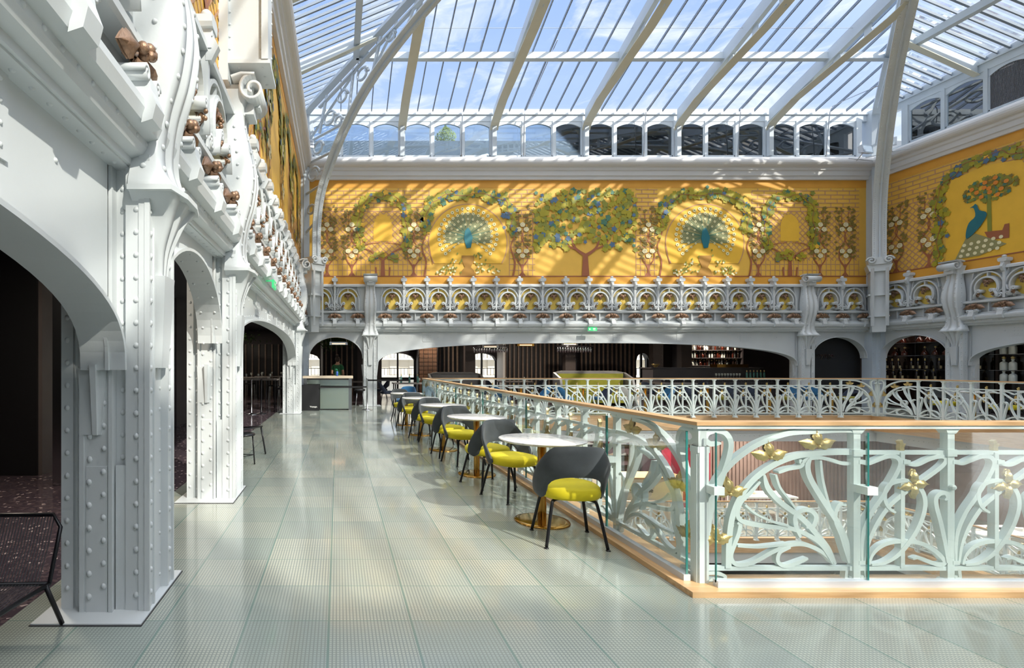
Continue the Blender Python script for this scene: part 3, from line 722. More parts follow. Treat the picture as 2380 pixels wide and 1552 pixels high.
def roundel_parts():
    P = {}
    m = MB(); m.k = 0
    n = 24; ang = [2*PI*i/n for i in range(n)]
    m.poly([(.262*math.cos(t), .03, ZC+.292*math.sin(t)) for t in ang])
    a = arc(0, ZC+.02, .36, 20, 160, 14, .40); b = arc(0, ZC+.02, .29, 20, 160, 14, .32)
    m.poly([(x, .03, z) for x, z in a]+[(x, .03, z) for x, z in reversed(b)])
    P['backing'] = (m.mesh('backing', 'm_panel'), None)
    m = MB()
    ring = arc(0, ZC, .27, -60, 240, 30, .30)
    m.ribbon(ring, .042, -.09, .04); m.ribbon([(x*.93, ZC+(z-ZC)*.93) for x, z in ring], .02, -.11, .0)
    m.ribbon(arc(0, ZC-.02, .38, 0, 180, 20, .46), .035, -.07, .04)
    m.box(-.015, .015, -.06, .03, ZC+.28, ZC+.47)
    for s in (-1, 1): m.ribbon([(s*.38, ZC-.02), (s*.38, 3.27)], .035, -.07, .04); m.ribbon([(s*.33, 4.08), (s*.38, ZC+.2)], .02, -.04, .04)
    P['ring'] = (m.mesh('ring', 'paint'), None)
    for s in (-1, 1):
        m = MB(); m.s = True
        vs = []
        for (x, z) in [(s*.26, ZC-.30), (s*.245, ZC-.2), (s*.20, ZC-.12)]+[(s*.15+s*a_, b_) for a_, b_ in spiral(0, ZC-.10, .05, .015, 0.3, 1.35, 18)]: vs.append((x, z))
        m.ribbon(vs, .028, -.15, .02); m.s = False
        P['scroll%d' % s] = (m.mesh('scroll', 'paint'), None)
    m = MB()
    for a_ in (-PI/2-1.0, -PI/2, -PI/2+1.0): leaf3d(m, 0, -.04, ZC+.22, a_, .15, .06, .05, .02)
    PG = MB(); grapes(PG, 0, -.07, ZC+.13, 9, .02, 3, .04, .055)
    P['bronze_vine'] = (m.mesh('bronze_vine', 'bronze'), 'brown bronze vine leaves', PG.mesh('grapes', 'bronze'))
    for s in (-1, 1):
        m = MB(); leaf3d(m, s*.2, -.06, ZC-.14, -PI/2+s*.3, .12, .05, .05, .02); grapes(m, s*.17, -.1, ZC-.16, 6, .022, 7+s, .035, .04)
        P['bronze_sprig%d' % s] = (m.mesh('bronze_sprig', 'bronze'), 'brown bronze sprig')
    return P
def post_parts():
    P = {}
    m = MB()
    m.box(-.03, .03, -.1, .04, 3.27, 4.2); m.box(-.045, .045, -.13, .04, 4.1, 4.2)
    m.prism_y([(-.045, 4.2), (.045, 4.2), (.04, 4.32), (-.04, 4.32)], -.14, .03)
    m.prism_y([(-.1, 4.29), (-.08, 4.26), (.08, 4.26), (.1, 4.29), (.1, 4.35), (.05, 4.37), (-.05, 4.37), (-.1, 4.35)], -.15, .03)
    m.s = True; m.ball((0, -.08, 4.40), .05, 10, 6, (1, 1, .9)); m.s = False
    m.prism_x([(-.13, 4.0), (-.19, 4.12), (-.15, 4.2), (-.08, 4.2), (-.08, 4.0)], -.035, .035)
    P['stem'] = (m.mesh('stem', 'paint'), None)
    m = MB(); m.s = True
    for s in (-1, 1):
        m.ribbon([(s*(.03+.075)+s*a_, b_) for a_, b_ in spiral(0, 3.36, .07, .015, PI, -1.6, 20)], .024, -.1, .02)
        m.ribbon([(s*.03, 3.62), (s*.05, 3.5), (s*.14, 3.45), (s*.2, 3.36), (s*.19, 3.29)], .02, -.08, .02)
    m.s = False
    P['foot_scroll'] = (m.mesh('foot_scroll', 'paint'), None)
    m = MB()
    for a_, l in ((PI+.35, .27), (-.35, .27), (-PI/2, .15)): leaf3d(m, 0, -.07, 3.12, a_, l, .075 if l > .2 else .06, .07, .04, .05)
    leaf3d(m, 0, -.05, 3.1, PI/2, .1, .06, .06, .02)
    PG = MB(); grapes(PG, 0, -.14, 3.13, 5, .032, 5, .06, .03)
    P['leaf_spray'] = (m.mesh('leaf_spray', 'bronze'), 'brown bronze leaf spray', PG.mesh('berries', 'bronze'))
    m = MB()
    prof = [(-.06, 2.98), (-.16, 2.99), (-.2, 2.95), (-.21, 2.88), (-.24, 2.8), (-.22, 2.72), (-.16, 2.70), (-.17, 2.76), (-.14, 2.84), (-.06, 2.86)]
    m.prism_x(prof, -.065, .065); m.s = True
    for s in (-1, 1): m.ribbon([(s*.085+s*a_*.9, b_) for a_, b_ in spiral(0, 2.95, .045, .012, 0, 1.3, 14)], .02, -.2, -.04)
    m.s = False
    P['tongue'] = (m.mesh('tongue', 'paint'), None)
    m = MB(); m.box(-.395, -.375, -.04, .06, 2.92, 3.18); m.box(.375, .395, -.04, .06, 2.92, 3.18); m.ribbon([(-.36, 2.95), (-.36, 3.15), (.36, 3.15), (.36, 2.95), (-.36, 2.95)], .012, .02, .05)
    P['band_frame'] = (m.mesh('band_frame', 'paint'), None)
    return P
RP, PP = roundel_parts(), post_parts()
def put(kind, parts, wall, u, label, group):
    r = empty(kind, label, 'wall ornament', wp(wall, u), wr(wall), group)
    for k, v in parts.items():
        o = add(v[0].name.split('.')[0], v[0], r, v[1])
        if len(v) > 2: add(v[2].name.split('.')[0], v[2], o)
SEG = {'back': [(-1.0, .8, 2), (1.47, 15.7, 18), (16.4, 18.1, 2)], 'left': [(15.65, 17.4, 2), (6.05, 14.95, 11), (3.56, 5.34, 2), (.33, 2.94, 3)], 'right': [(15.85, 17.6, 2), (11.2, 15.1, 5)]}
SEGN = {'back': ['far wall, left short bay', 'far wall, long bay', 'far wall, right short bay'],
        'left': ['left wall, farthest short bay', 'left wall, long bay', 'left wall, bay between nearest brackets', 'left wall, bay nearest camera'], 'right': ['right wall, short bay', 'right wall, bay after the bracket']}
EP = {k: v for k, v in PP.items() if k in ('leaf_spray', 'tongue')}
for wall, segs in SEG.items():
    for j, (a, b, n) in enumerate(segs):
        p = (b-a)/n; N_ = SEGN[wall][j]
        fu = lambda q: a+p*q if wall != 'right' else b-p*q
        for i in range(n):
            put('frieze_roundel', RP, wall, fu(i+.5), 'white iron ring with bronze grapes, %s from left, %s' % (nth(i), N_), 'roundels of the iron frieze')
        for i in range(1, n):
            put('frieze_post', PP, wall, fu(i), 'white finial post with bronze leaves, %s from left, %s' % (nth(i-1), N_), 'finial posts of the iron frieze')
        for i, w_ in ((0, 'left'), (n, 'right')):
            put('frieze_corbel', EP, wall, fu(i)+(.14 if (i == 0) == (wall != 'right') else -.12), 'bronze leaf corbel at the %s end, %s' % (w_, N_), 'end corbels of the iron frieze')
# ---------------------------------------------------------------- murals
MN = ['m_ground', 'm_border', 'm_lattice', 'm_red', 'm_olive', 'm_moss', 'm_teal', 'm_blue', 'm_rose', 'm_leaf', 'm_gold', 'm_fan', 'm_bird', 'm_orange', 'm_brown']
MI = {n: i for i, n in enumerate(MN)}
class Mural(MB):
    def __init__(s, seed): super().__init__(); s.r = random.Random(seed); s.d = .052; s.n = 0
    def yy(s, lay): s.n = (s.n+1) % 125; return s.d-.001-lay*.0045-s.n*.000035
    def flat(s, pts, c, lay):
        s.k = MI[c]; y = s.yy(lay); s.poly([(x, y, z) for x, z in pts])
    def line(s, pts, w, c, lay):
        s.k = MI[c]; y = s.yy(lay); q = len(pts); vs = []
        for i in range(q):
            a = pts[max(i-1, 0)]; b = pts[min(i+1, q-1)]; dx, dz = b[0]-a[0], b[1]-a[1]; l = math.hypot(dx, dz) or 1
            ww = w if not isinstance(w, tuple) else w[0]+(w[1]-w[0])*i/(q-1)
            nx, nz_ = -dz/l*ww/2, dx/l*ww/2; vs.append([(pts[i][0]+nx, y, pts[i][1]+nz_), (pts[i][0]-nx, y, pts[i][1]-nz_)])
        s.grid(vs)
    def ivy(s, x, z, r, c, lay):
        a = s.r.uniform(0, 6.28); pts = []
        for i in range(10): t = a+2*PI*i/10; q = r*(1 if i % 2 == 0 else .66); pts.append((x+q*math.cos(t), z+q*math.sin(t)))
        s.flat(pts, c, lay)
    def vine(s, path, spread, n, lay=4):
        pts = catmull(path, 8)
        for k in range(n):
            p = pts[s.r.randrange(len(pts))]; c = s.r.choices(['m_olive', 'm_moss', 'm_teal', 'm_blue', 'm_gold'], [10, 6, 1.6, 1.8, .6])[0]
            s.ivy(p[0]+s.r.gauss(0, spread*.55), p[1]+s.r.gauss(0, spread*.55), s.r.uniform(.06, .12), c, lay+s.r.randrange(6))
        s.line([(p[0]+.05*math.sin(i*.9), p[1]+.05*math.cos(i*.7)) for i, p in enumerate(pts)], .018, 'm_red', lay+6)
    def rose_tree(s, x, z0=4.47, h=2.3):
        for sg in (-1, 1):
            s.line(catmull([(x, z0), (x+sg*.02, z0+.3), (x+sg*.2, z0+.6), (x+sg*.17, z0+.95), (x-sg*.03, z0+1.3), (x+sg*.1, z0+1.7), (x+sg*.12, z0+h-.1)], 5), (.05, .015), 'm_red', 3)
        s.line([(x-.09, z0), (x, z0+.12), (x, z0+.4)], .06, 'm_red', 3); s.line([(x+.09, z0), (x, z0+.12)], .05, 'm_red', 3)
        for k in range(95):
            zz = z0+.55+s.r.random()**.9*(h-.5); xx = x+s.r.uniform(-.27, .27); a = s.r.uniform(-.6, .9); a = a if xx > x else PI-a; l = s.r.uniform(.1, .17)
            s.flat([(xx, zz), (xx+l*.5*math.cos(a)-.04*math.sin(a), zz+l*.5*math.sin(a)+.04*math.cos(a)), (xx+l*math.cos(a), zz+l*math.sin(a)), (xx+l*.5*math.cos(a)+.04*math.sin(a), zz+l*.5*math.sin(a)-.04*math.cos(a))], 'm_leaf', 4+k % 3)
        for cz, up in ((z0+.85, -1), (z0+1.6, 1)):
            for dx, dz in ((-.13, 0), (.13, 0), (0, up*.16)):
                a0 = s.r.uniform(0, 1)
                s.flat([(x+dx+.085*(1+.12*(i % 2))*math.cos(a0+i*PI/5), cz+dz+.075*(1+.12*(i % 2))*math.sin(a0+i*PI/5)) for i in range(10)], 'm_rose', 8)
                s.line(arc(x+dx, cz+dz, .04, 20, 300, 8), .008, 'm_lattice', 9)
    def lattice(s, x0, x1, z0, z1, style):
        if style == 'diamond':
            st = .2; W = x1-x0; Hh = z1-z0; n = int((W+Hh)/st)
            for k in range(n):
                c = k*st
                a = (x0+max(0, c-Hh), z0+min(c, Hh)); b = (x0+min(c, W), z0+max(0, c-W)); s.line([a, b], .026, 'm_lattice', 1)
                a = (x1-max(0, c-Hh), z0+min(c, Hh)); b = (x1-min(c, W), z0+max(0, c-W)); s.line([a, b], .026, 'm_lattice', 1)
        elif style == 'grid':
            x = x0
            while x <= x1: s.line([(x, z0), (x, z1)], .022, 'm_lattice', 1); x += .16
            z = z0
            while z <= z1: s.line([(x0, z), (x1, z)], .022, 'm_lattice', 1); z += .2
        else:
            z = z0; k = 0
            while z <= z1:
                s.line([(x0, z), (x1, z)], .026, 'm_lattice', 1); x = x0+(.2 if k % 2 else 0)
                while x < x1: s.line([(x, z), (x, min(z1, z+.14))], .026, 'm_lattice', 1); x += .42
                z += .14; k += 1
    def fan_bird(s, x, z0=4.47, facing=1):
        # round arched medallion with a displayed fan of feather eyes
        R = 1.35; cz = z0+1.12; pts = [(x+R*math.cos(t), cz+R*math.sin(t)) for t in [PI*(-.17)+PI*1.34*i/30 for i in range(31)]]
        s.flat(pts, 'm_gold', 2); s.line(pts, .03, 'm_lattice', 3)
        s.line(catmull([(x-R*.9, z0+.4), (x-R, cz)], 3), .02, 'm_red', 3)
        c = (x, cz+.25)
        s.flat([(c[0]+.78*math.cos(t)*(1+.04*(i % 2)), c[1]+.78*math.sin(t)*(1+.04*(i % 2))) for i, t in enumerate([PI*(-.1)+PI*1.2*i/40 for i in range(41)])], 'm_fan', 4)
        for ring_, (rr, n, er) in enumerate(((.42, 12, .035), (.62, 17, .04), (.82, 21, .05), (1.0, 25, .06))):
            for i in range(n):
                t = PI*(-.22)+PI*1.44*i/(n-1); ex, ez = c[0]+rr*math.cos(t), c[1]+rr*math.sin(t)*.95
                s.line([(c[0]+.12*math.cos(t), c[1]+.12*math.sin(t)), (ex, ez)], .01, 'm_teal', 5)
                s.flat([(ex+er*math.cos(q), ez+er*math.sin(q)) for q in [PI/4*j for j in range(8)]], 'm_rose', 6)
                s.flat([(ex+er*.4*math.cos(q), ez+er*.4*math.sin(q)) for q in [PI/3*j for j in range(6)]], 'm_moss', 7)
        s.flat([(c[0]-.1, c[1]+.18), (c[0]-.14, c[1]-.1), (c[0]-.05, c[1]-.42), (c[0]+.1, c[1]-.4), (c[0]+.16, c[1]-.05), (c[0]+.07, c[1]+.2), (c[0], c[1]+.3)], 'm_bird', 8)
        # pedestal urn and flowering sprigs
        s.flat([(x-.28, z0), (x-.2, z0+.2), (x-.1, z0+.3), (x-.22, z0+.55), (x-.22, z0+.7), (x+.22, z0+.7), (x+.22, z0+.55), (x+.1, z0+.3), (x+.2, z0+.2), (x+.28, z0)], 'm_brown', 5)
        for k in range(90):
            sg = s.r.choice((-1, 1)); d_ = s.r.random(); xx = x+sg*(.2+d_*.9); zz = z0+.02+s.r.random()*(.75*(1-d_)**1.2+.12)
            if k % 3: s.flat([(xx, zz), (xx+.04, zz+.05), (xx+.02, zz+.1), (xx-.03, zz+.06)], 'm_moss', 7)
            else: s.flat([(xx+.035*math.cos(q), zz+.035*math.sin(q)) for q in [PI/3*j for j in range(6)]], 'm_rose', 8)
    def arbour(s, x, z0=4.47):
        s.vine([(x-.8, z0+1.0), (x-.85, z0+2.0), (x-.6, z0+2.6), (x, z0+2.75), (x+.6, z0+2.6), (x+.8, z0+2.0), (x+.8, z0+1.0)], .13, 260)
        s.vine([(x-.4, z0+.6), (x, z0+.75), (x+.5, z0+.6)], .12, 24)
        s.flat([(x+.32*math.cos(PI*i/12), z0+1.7+.42*math.sin(PI*i/12)) for i in range(13)]+[(x-.32, z0+1.2), (x+.32, z0+1.2)], 'm_gold', 2)
        s.line(catmull([(x, z0), (x, z0+.5), (x-.5, z0+.9), (x-.8, z0+.95), (x-.5, z0+1.1), (x-.1, z0+1.15)], 5), (.06, .02), 'm_red', 5)
        s.line(catmull([(x, z0), (x, z0+.5), (x+.5, z0+.9), (x+.8, z0+.95), (x+.5, z0+1.1), (x+.1, z0+1.15)], 5), (.06, .02), 'm_red', 5)
        s.line([(x, z0), (x, z0+.55)], (.16, .1), 'm_red', 5)
        for q in (-.22, .22): s.line([(x+q, z0), (x+q*1.1, z0+.3)], .05, 'm_red', 5)
    def big_tree(s, x, z0=4.47):
        s.line([(x, z0), (x-.01, z0+.75)], (.26, .16), 'm_red', 5)
        for sg in (-1, 1):
            s.line(catmull([(x, z0+.7), (x+sg*.35, z0+.95), (x+sg*.5, z0+1.35)], 5), (.12, .04), 'm_red', 5)
            s.line(catmull([(x+sg*.3, z0+.9), (x+sg*.7, z0+1.1), (x+sg*.9, z0+1.5)], 5), (.06, .03), 'm_red', 5)
        for k in range(480):
            xx = s.r.uniform(-1.75, 1.75); top = 2.95; bot = .9+(abs(xx)/1.75)**.7*-.0+(.25 if abs(xx) < .6 else 0)
            s.ivy(x+xx, z0+s.r.uniform(bot if abs(xx) < 1.2 else .5+(2-abs(xx)), top), s.r.uniform(.07, .13), s.r.choices(['m_olive', 'm_moss', 'm_teal', 'm_blue'], [10, 6, 1.5, 1.7])[0], 4+k % 6)
    def swag(s, x0, x1, z0=4.47):
        xc = (x0+x1)/2; hw_ = (x1-x0)/2
        s.vine([(x0, z0+1.6), (x0+.1, z0+2.3), (x0+.5, z0+2.7), (xc, z0+2.8), (x1-.5, z0+2.7), (x1-.1, z0+2.3), (x1, z0+1.6)], .16, 400)
        for x in (x0-.05, x1+.05): s.line(catmull([(x, z0), (x+.06, z0+.5), (x-.08, z0+1.0), (x+.08, z0+1.5), (x-.03, z0+2.0)], 6), (.06, .02), 'm_red', 5)
def mural_base(m, a, b):
    m.k = MI['m_ground']; m.box(a, b, .052, .115, 4.1, 7.8)
    m.flat([(a, 7.5), (b, 7.5), (b, 7.8), (a, 7.8)], 'm_border', 1); m.flat([(a, 4.1), (b, 4.1), (b, 4.44), (a, 4.44)], 'm_border', 1); m.line([(a, 4.46), (b, 4.46)], .035, 'm_red', 3)
m = Mural(5); mural_base(m, X0-.1, X1+.1)
PXX = lambda x: (x-VX)/F*17.9
for a, b in ((742, 1000), (1750, 2000)):
    m.lattice(PXX(a), PXX(b), 4.47, 5.0, 'grid'); m.lattice(PXX(a), PXX(b), 5.0, 6.7, 'diamond'); m.lattice(PXX(a), PXX(b), 6.7, 7.48, 'brick')
for a, b in ((1185, 1245), (1480, 1530)): m.lattice(PXX(a), PXX(b), 4.47, 6.6, 'grid'); m.lattice(PXX(a), PXX(b), 6.6, 7.48, 'brick')
for x in (760, 818, 962, 1215, 1508, 1765, 1908, 1967): m.rose_tree(PXX(x))
m.arbour(PXX(890)); m.arbour(PXX(1838)); m.fan_bird(PXX(1088)); m.fan_bird(PXX(1640)); m.big_tree(PXX(1362))
m.swag(PXX(990), PXX(1190)); m.swag(PXX(1538), PXX(1740))
o = m.build('wall_mural', MN); tag(o, 'yellow painted mural with vines, rose trees and fan medallions on the far wall', 'mural'); place_wall(o, 'back')
m = Mural(9); mural_base(m, -Y1, -Y0)
for u in (17.2, 16.25): m.rose_tree(-u)
for a in (-17.55, ): m.lattice(a, -15.9, 4.47, 6.6, 'diamond'); m.lattice(a, -13, 6.6, 7.48, 'brick')
# arched niche with orange tree and long-tailed blue bird
x = -14.85
m.flat([(x-.95, 4.47), (x+.95, 4.47), (x+.95, 6.6), (x+.8, 6.95), (x, 7.1), (x-.8, 6.95), (x-.95, 6.6)], 'm_gold', 2)
m.vine([(x-1.15, 4.6), (x-1.1, 5.6), (x-1.15, 6.6), (x-.6, 7.2), (x, 7.3), (x+.6, 7.25), (x+1.15, 6.7), (x+1.1, 5.6), (x+1.15, 4.6)], .15, 230)
m.line([(x+.12, 5.15), (x+.1, 6.3)], .1, 'm_moss', 4)
for k in range(150):
    a = m.r.uniform(0, 6.28); r_ = m.r.random()**.5
    m.ivy(x+.12+.62*r_*math.cos(a), 6.38+.36*r_*math.sin(a), .06, ['m_moss', 'm_leaf', 'm_moss', 'm_teal'][k % 4], 5+k % 3)
for k in range(12): m.flat([(x+.12+.5*math.cos(k*2.4)*(k/12)**.5+.06*math.cos(q), 6.4+.28*math.sin(k*2.4)*(k/12)**.5+.06*math.sin(q)) for q in [PI/4*j for j in range(8)]], 'm_orange', 9)
m.flat(catmull([(x-.15, 6.0), (x-.1, 5.85), (x+.05, 5.75), (x+.05, 5.6), (x-.15, 5.3), (x-.4, 5.1), (x-.42, 5.3), (x-.35, 5.55), (x-.2, 5.7), (x-.24, 5.95), (x-.33, 5.97), (x-.24, 6.02), (x-.2, 6.06), (x-.15, 6.0)], 3), 'm_bird', 8)
m.flat([(x+.1, 4.95), (x+.55, 4.9), (x+.55, 5.3), (x+.45, 5.3), (x+.4, 5.15), (x, 5.2)], 'm_red', 4)
m.flat([(x-.4, 5.2), (x-.2, 5.2), (x+.5, 4.75), (x-.1, 4.55), (x-.7, 4.55)], 'm_fan', 5)
for k in range(18): m.flat([(x-.55+.17*(k % 6)+.04*(k//6)+.05*math.cos(q), 4.62+.15*(k//6)+.01*(k % 6)+.05*math.sin(q)) for q in [PI/4*j for j in range(8)]], 'm_rose', 7)
m.rose_tree(x+1.75); m.rose_tree(x+2.5)
o = m.build('wall_mural', MN); tag(o, 'yellow painted mural with orange tree and blue long-tailed bird on the right wall', 'mural'); place_wall(o, 'right')
m = Mural(12); mural_base(m, Y0, Y1)
for u in (17.1, 16.3, 13.9, 11.6, 9.3, 7.2, 4.9, 4.0): m.rose_tree(u)
m.lattice(13, 17.8, 4.47, 6.7, 'diamond'); m.lattice(3.4, 8, 4.47, 6.7, 'diamond'); m.arbour(15.2); m.swag(11.9, 13.6); m.swag(9.6, 11.3); m.arbour(8.2); m.arbour(6.4)
o = m.build('wall_mural', MN); tag(o, 'yellow painted mural seen edge-on along the left wall', 'mural'); place_wall(o, 'left')
# ---------------------------------------------------------------- lounge and restaurant rooms behind the arches
BW_Y = 24.0
def at(x, y, Y): p = px(x, y, Y); return p
for nm, b in (('ceiling_lounge', (-9, 26, 18.15, 26, 2.95, 3.1)), ('ceiling_lounge', (-9, -1.36, Y0-.5, 18.15, 2.95, 3.1)), ('ceiling_lounge', (18.56, 22, Y0, 18.15, 2.95, 3.1))):
    m = MB(); m.box(*b); struct(m.build(nm, 'dark_ceiling'), 'dark lounge ceiling')
m = MB(); m.box(-9.2, -9, Y0, 26, 0, 3); struct(m.build('wall_lounge_left', 'dark_wall')); m = MB(); m.box(22, 22.2, Y0, 26, 0, 3); struct(m.build('wall_lounge_right', 'dark_wall')); m = MB(); m.box(-9, -1.4, Y0-.2, Y0, 0, 3); struct(m.build('wall_lounge_front', 'dark_wall'))
# far restaurant wall with arched windows
WINS = [(-2.4, -.79), (1.98, 3.57), (6.0, 7.33), (10.35, 11.0), (13.75, 14.35)]
m = MB(); x = -9
for a, b in WINS:
    m.box(x, a, BW_Y, BW_Y+.35, 0, 2.95); c = (a+b)/2; n = 10
    for i in range(n):
        p, q = a+(b-a)*i/n, a+(b-a)*(i+1)/n; zf = lambda u: 1.58+.36*math.sqrt(max(0, 1-((u-c)/((b-a)/2))**2))
        m.hexa([(p, BW_Y, zf(p)), (q, BW_Y, zf(q)), (q, BW_Y+.35, zf(q)), (p, BW_Y+.35, zf(p)), (p, BW_Y, 2.95), (q, BW_Y, 2.95), (q, BW_Y+.35, 2.95), (p, BW_Y+.35, 2.95)])
    x = b
m.box(x, 22, BW_Y, BW_Y+.35, 0, 2.95)
struct(m.build('wall_restaurant', 'dark_wall'), 'dark far wall of the restaurant')
for i, (a, b) in enumerate(WINS):
    m = MB(); c = (a+b)/2; w = .05
    m.box(c-.04, c+.04, BW_Y+.1, BW_Y+.18, .1, 1.95); m.box(a, b, BW_Y+.1, BW_Y+.18, .72, .82); m.box(a, a+w, BW_Y+.1, BW_Y+.18, .1, 1.75); m.box(b-w, b, BW_Y+.1, BW_Y+.18, .1, 1.75)
    m.box(a, b, BW_Y+.1, BW_Y+.18, .08, .16)
    w_ = struct(m.build('window_%d' % (60+i), 'black_paint'), 'arched restaurant window with dark glazing bars')
    m = MB(); m.box(a, b, BW_Y+.13, BW_Y+.14, .1, 1.95); m.build('pane', 'pane', w_)
m = MB(); m.box(7.33, 7.42, 23.1, BW_Y, 0, 2.6); struct(m.build('trim_20', 'soft_white'), 'white window reveal panel'); m = MB(); m.box(-.76, -.68, 23.3, BW_Y, 0, 2.6); struct(m.build('trim_21', 'soft_white'))
# slatted panelling
def slats(x0, x1, y, z0, z1, pitch=.26, w=.07, side=False, label=None):
    m = MB(); m.box(x0, x1, y-.02, y, z0, z1); r = m.build('slat_panel', 'black_paint'); tag(r, label, 'wall panel', 'slatted wall panels of the restaurant')
    m = MB(); x = x0+.05
    while x < x1-w: m.box(x, x+w, y-.08, y-.02, z0, z1); x += pitch
    m.build('slats', 'slat_wood', r, 'brown wooden slats')
slats(-.62, .9, BW_Y-.05, 0, 2.9, .24, .07, label='dark slatted panel behind the reception desk')
slats(4.6, 5.7, BW_Y-.05, 0, 2.9, .2, .07, label='dark slatted panel left of the middle restaurant window')
slats(7.6, 10.2, BW_Y-.05, 0, 2.9, .2, .07, label='wide dark slatted panel right of the middle restaurant window')
slats(11.1, 13.7, BW_Y-.05, 0, 2.9, .2, .06, label='dark slatted panel left of the bar')
slats(-8.8, -2.6, BW_Y-.05, 0, 2.35, .3, .07, label='tall slatted panel seen through the left wall arch')
for a, lb in ((5.75, 'left of the middle window'), (10.1, 'right of the wide slatted panel'), (13.9, 'beside the bar'), (14.6, 'nearest the bar shelves')):
    m = MB(); Y = 22.6 if a != 14.6 else 21.8; m.box(a-.22, a+.22, Y, Y+.3, 0, 2.95)
    for i in range(20):
        for s in (-1, 1): m.dome((a+s*.17, Y, .1+.14*i), (0, -1, 0), .018)
    tag(m.build('steel_pillar', 'brown_column'), 'dark riveted steel pillar inside the restaurant, '+lb, 'column')
# backlit shelving of copper tiles
m = MB(); m.box(3.6, 4.5, 23.4, 23.9, 0, 2.7); r = m.build('display_cabinet', 'dark_wall'); tag(r, 'backlit copper tiled cabinet between window and slatted panel', 'cabinet')
m = MB()
for i in range(4):
    for j in range(14): m.box(3.66+.2*i, 3.84+.2*i, 23.36, 23.41, .1+.18*j, .26+.18*j)
m.build('copper_tiles', 'copper_tile', r)
# exterior street facade beyond the windows
m = MB(); m.box(-20, 40, 40, 44, -6, 3.2)
for i in range(40):
    m.box(-20+1.5*i, -19.3+1.5*i, 39.9, 40.02, -6, 3.2)
for z in (.6, 1.9): m.box(-20, 40, 39.3, 40, z-.12, z)
tag(m.build('street_building', 'facade_cream'), 'pale stone building across the street seen through the restaurant windows', 'building')
m = MB()
for z in (.62, 1.92):
    m.box(-20, 40, 39.25, 39.3, z+.5, z+.55)
    for i in range(240): m.box(-20+.25*i, -19.97+.25*i, 39.26, 39.29, z, z+.5)
tag(m.build('balcony_railing', 'cord_black'), 'dark balcony railings on the building across the street', 'railing')
m = MB(); m.prism_x([(40, 3.2), (43, 6.5), (44, 6.5), (44, 3.2)], -20, 40); tag(m.build('zinc_roof', 'zinc'), 'grey zinc roof across the street', 'roof')
# roof scape outside the clerestory
m = MB(); m.box(X0-1, X1+1, 18.5, 30, 7.6, 8.3); m.box(X0-8, 26, 21.5, 22.3, 8.3, 10.65)
struct(m.build('roof_terrace', 'dark_exterior'), 'grey roof outside the clerestory')
for j in range(9):
    m = MB(); x = 1.0+2.1*j; m.tube(catmull([(x, 20.6, 8.9), (x+.6, 20.4, 9.3+.15*math.sin(j)), (x+1.4, 20.7, 8.8), (x+2.3, 20.5, 9.1)], 6), .13+.05*(j % 3), 8)
    tag(m.build('roof_duct', 'aluminium'), 'silver roof duct behind the clerestory windows, %s from the left' % nth(j), 'duct', 'ducts on the roof')
# tree outside
def tree(x, y, z0, h, r, label, seed):
    rn = random.Random(seed); t = empty('tree', label, 'tree', (x, y, z0))
    m = MB(); m.tube([(0, 0, 0), (.05, 0, h*.5), (0, 0, h*.9)], [.16, .1, .03], 7)
    for k in range(10):
        a = rn.uniform(0, 6.28); z = h*rn.uniform(.35, .8); m.tube([(0, 0, z), (math.cos(a)*r*.8, math.sin(a)*r*.8, z+h*.16)], [.05, .012], 5)
    m.build('trunk', 'bark', t)
    m = MB()
    for k in range(4200):
        zz = rn.random(); rr = r*(math.sin(PI*min(1, zz*.9+.12)))**.7*(.75+.35*math.sin(zz*23))*rn.random()**.5; a = rn.uniform(0, 6.28); c = Vector((rr*math.cos(a), rr*math.sin(a), h*(.3+.75*zz)))
        u = Vector((rn.gauss(0, 1), rn.gauss(0, 1), rn.gauss(0, 1))).normalized(); v = u.orthogonal().normalized(); s = rn.uniform(.05, .1)
        m.add([c-u*s, c+v*s*.5, c+u*s, c-v*s*.5], [(0, 1, 2, 3)])
    o = m.build('foliage', 'tree_leaf', t); return t
tree(6.2, 30, 8.3, 6.6, 1.35, 'light green leafy tree outside above the clerestory', 3)
tree(7.6, 30.5, 8.3, 4.2, 1.5, 'shorter leafy tree outside, right of the taller one', 4)
# pendant heaters
def heater(x, y, Y, lab, col='chrome'):
    X, Z = px(x, y, Y); r = empty('ceiling_heater', 'long ceiling heater glowing orange '+lab, 'heater', (X, Y, Z), 0, 'glowing ceiling heaters')
    m = MB(); m.box(-.33, .33, -.1, .1, -.04, .07); m.box(-.3, -.28, -.02, .02, .07, 2.95-Z); m.box(.28, .3, -.02, .02, .07, 2.95-Z); m.build('housing', col, r)
    m = MB(); m.box(-.24, .24, -.112, -.1, -.015, .015); m.build('element', 'warm_light', r)
    l = bpy.data.lights.new('heater_glow', 'AREA'); l.energy = .8; l.size = .5; l.size_y = .1; l.shape = 'RECTANGLE'; l.color = (1, .7, .45); lo_ = bpy.data.objects.new('heater_glow', l); COL.objects.link(lo_); lo_.parent = r; lo_.location = (0, -.1, -.06)
heater(787, 799, 19.2, 'over the reception desk'); heater(1138, 806, 21, 'left of the middle window'); heater(1220, 802, 20.5, 'right of the middle window', 'brass'); heater(1322, 800, 21, 'near the bar')
for x, lb in ((1140, 'left'), (1335, 'right')):
    X, Z = px(x, 813, 22); m = MB(); m.s = True
    m.box(X-.75, X+.75, 21.9, 22.1, Z+.14, Z+.18); m.box(X-.6, X-.57, 21.99, 22.01, Z+.18, 2.95); m.box(X+.57, X+.6, 21.99, 22.01, Z+.18, 2.95)
    for i in range(14): m.lathe([(.03, Z-.1), (.05, Z), (.03, Z+.1), (.015, Z+.14)], (X-.7+.107*i, 22), 8)
    tag(m.build('glass_rack', 'chrome'), 'hanging rack of upturned glasses in front of the %s window' % lb, 'rack')
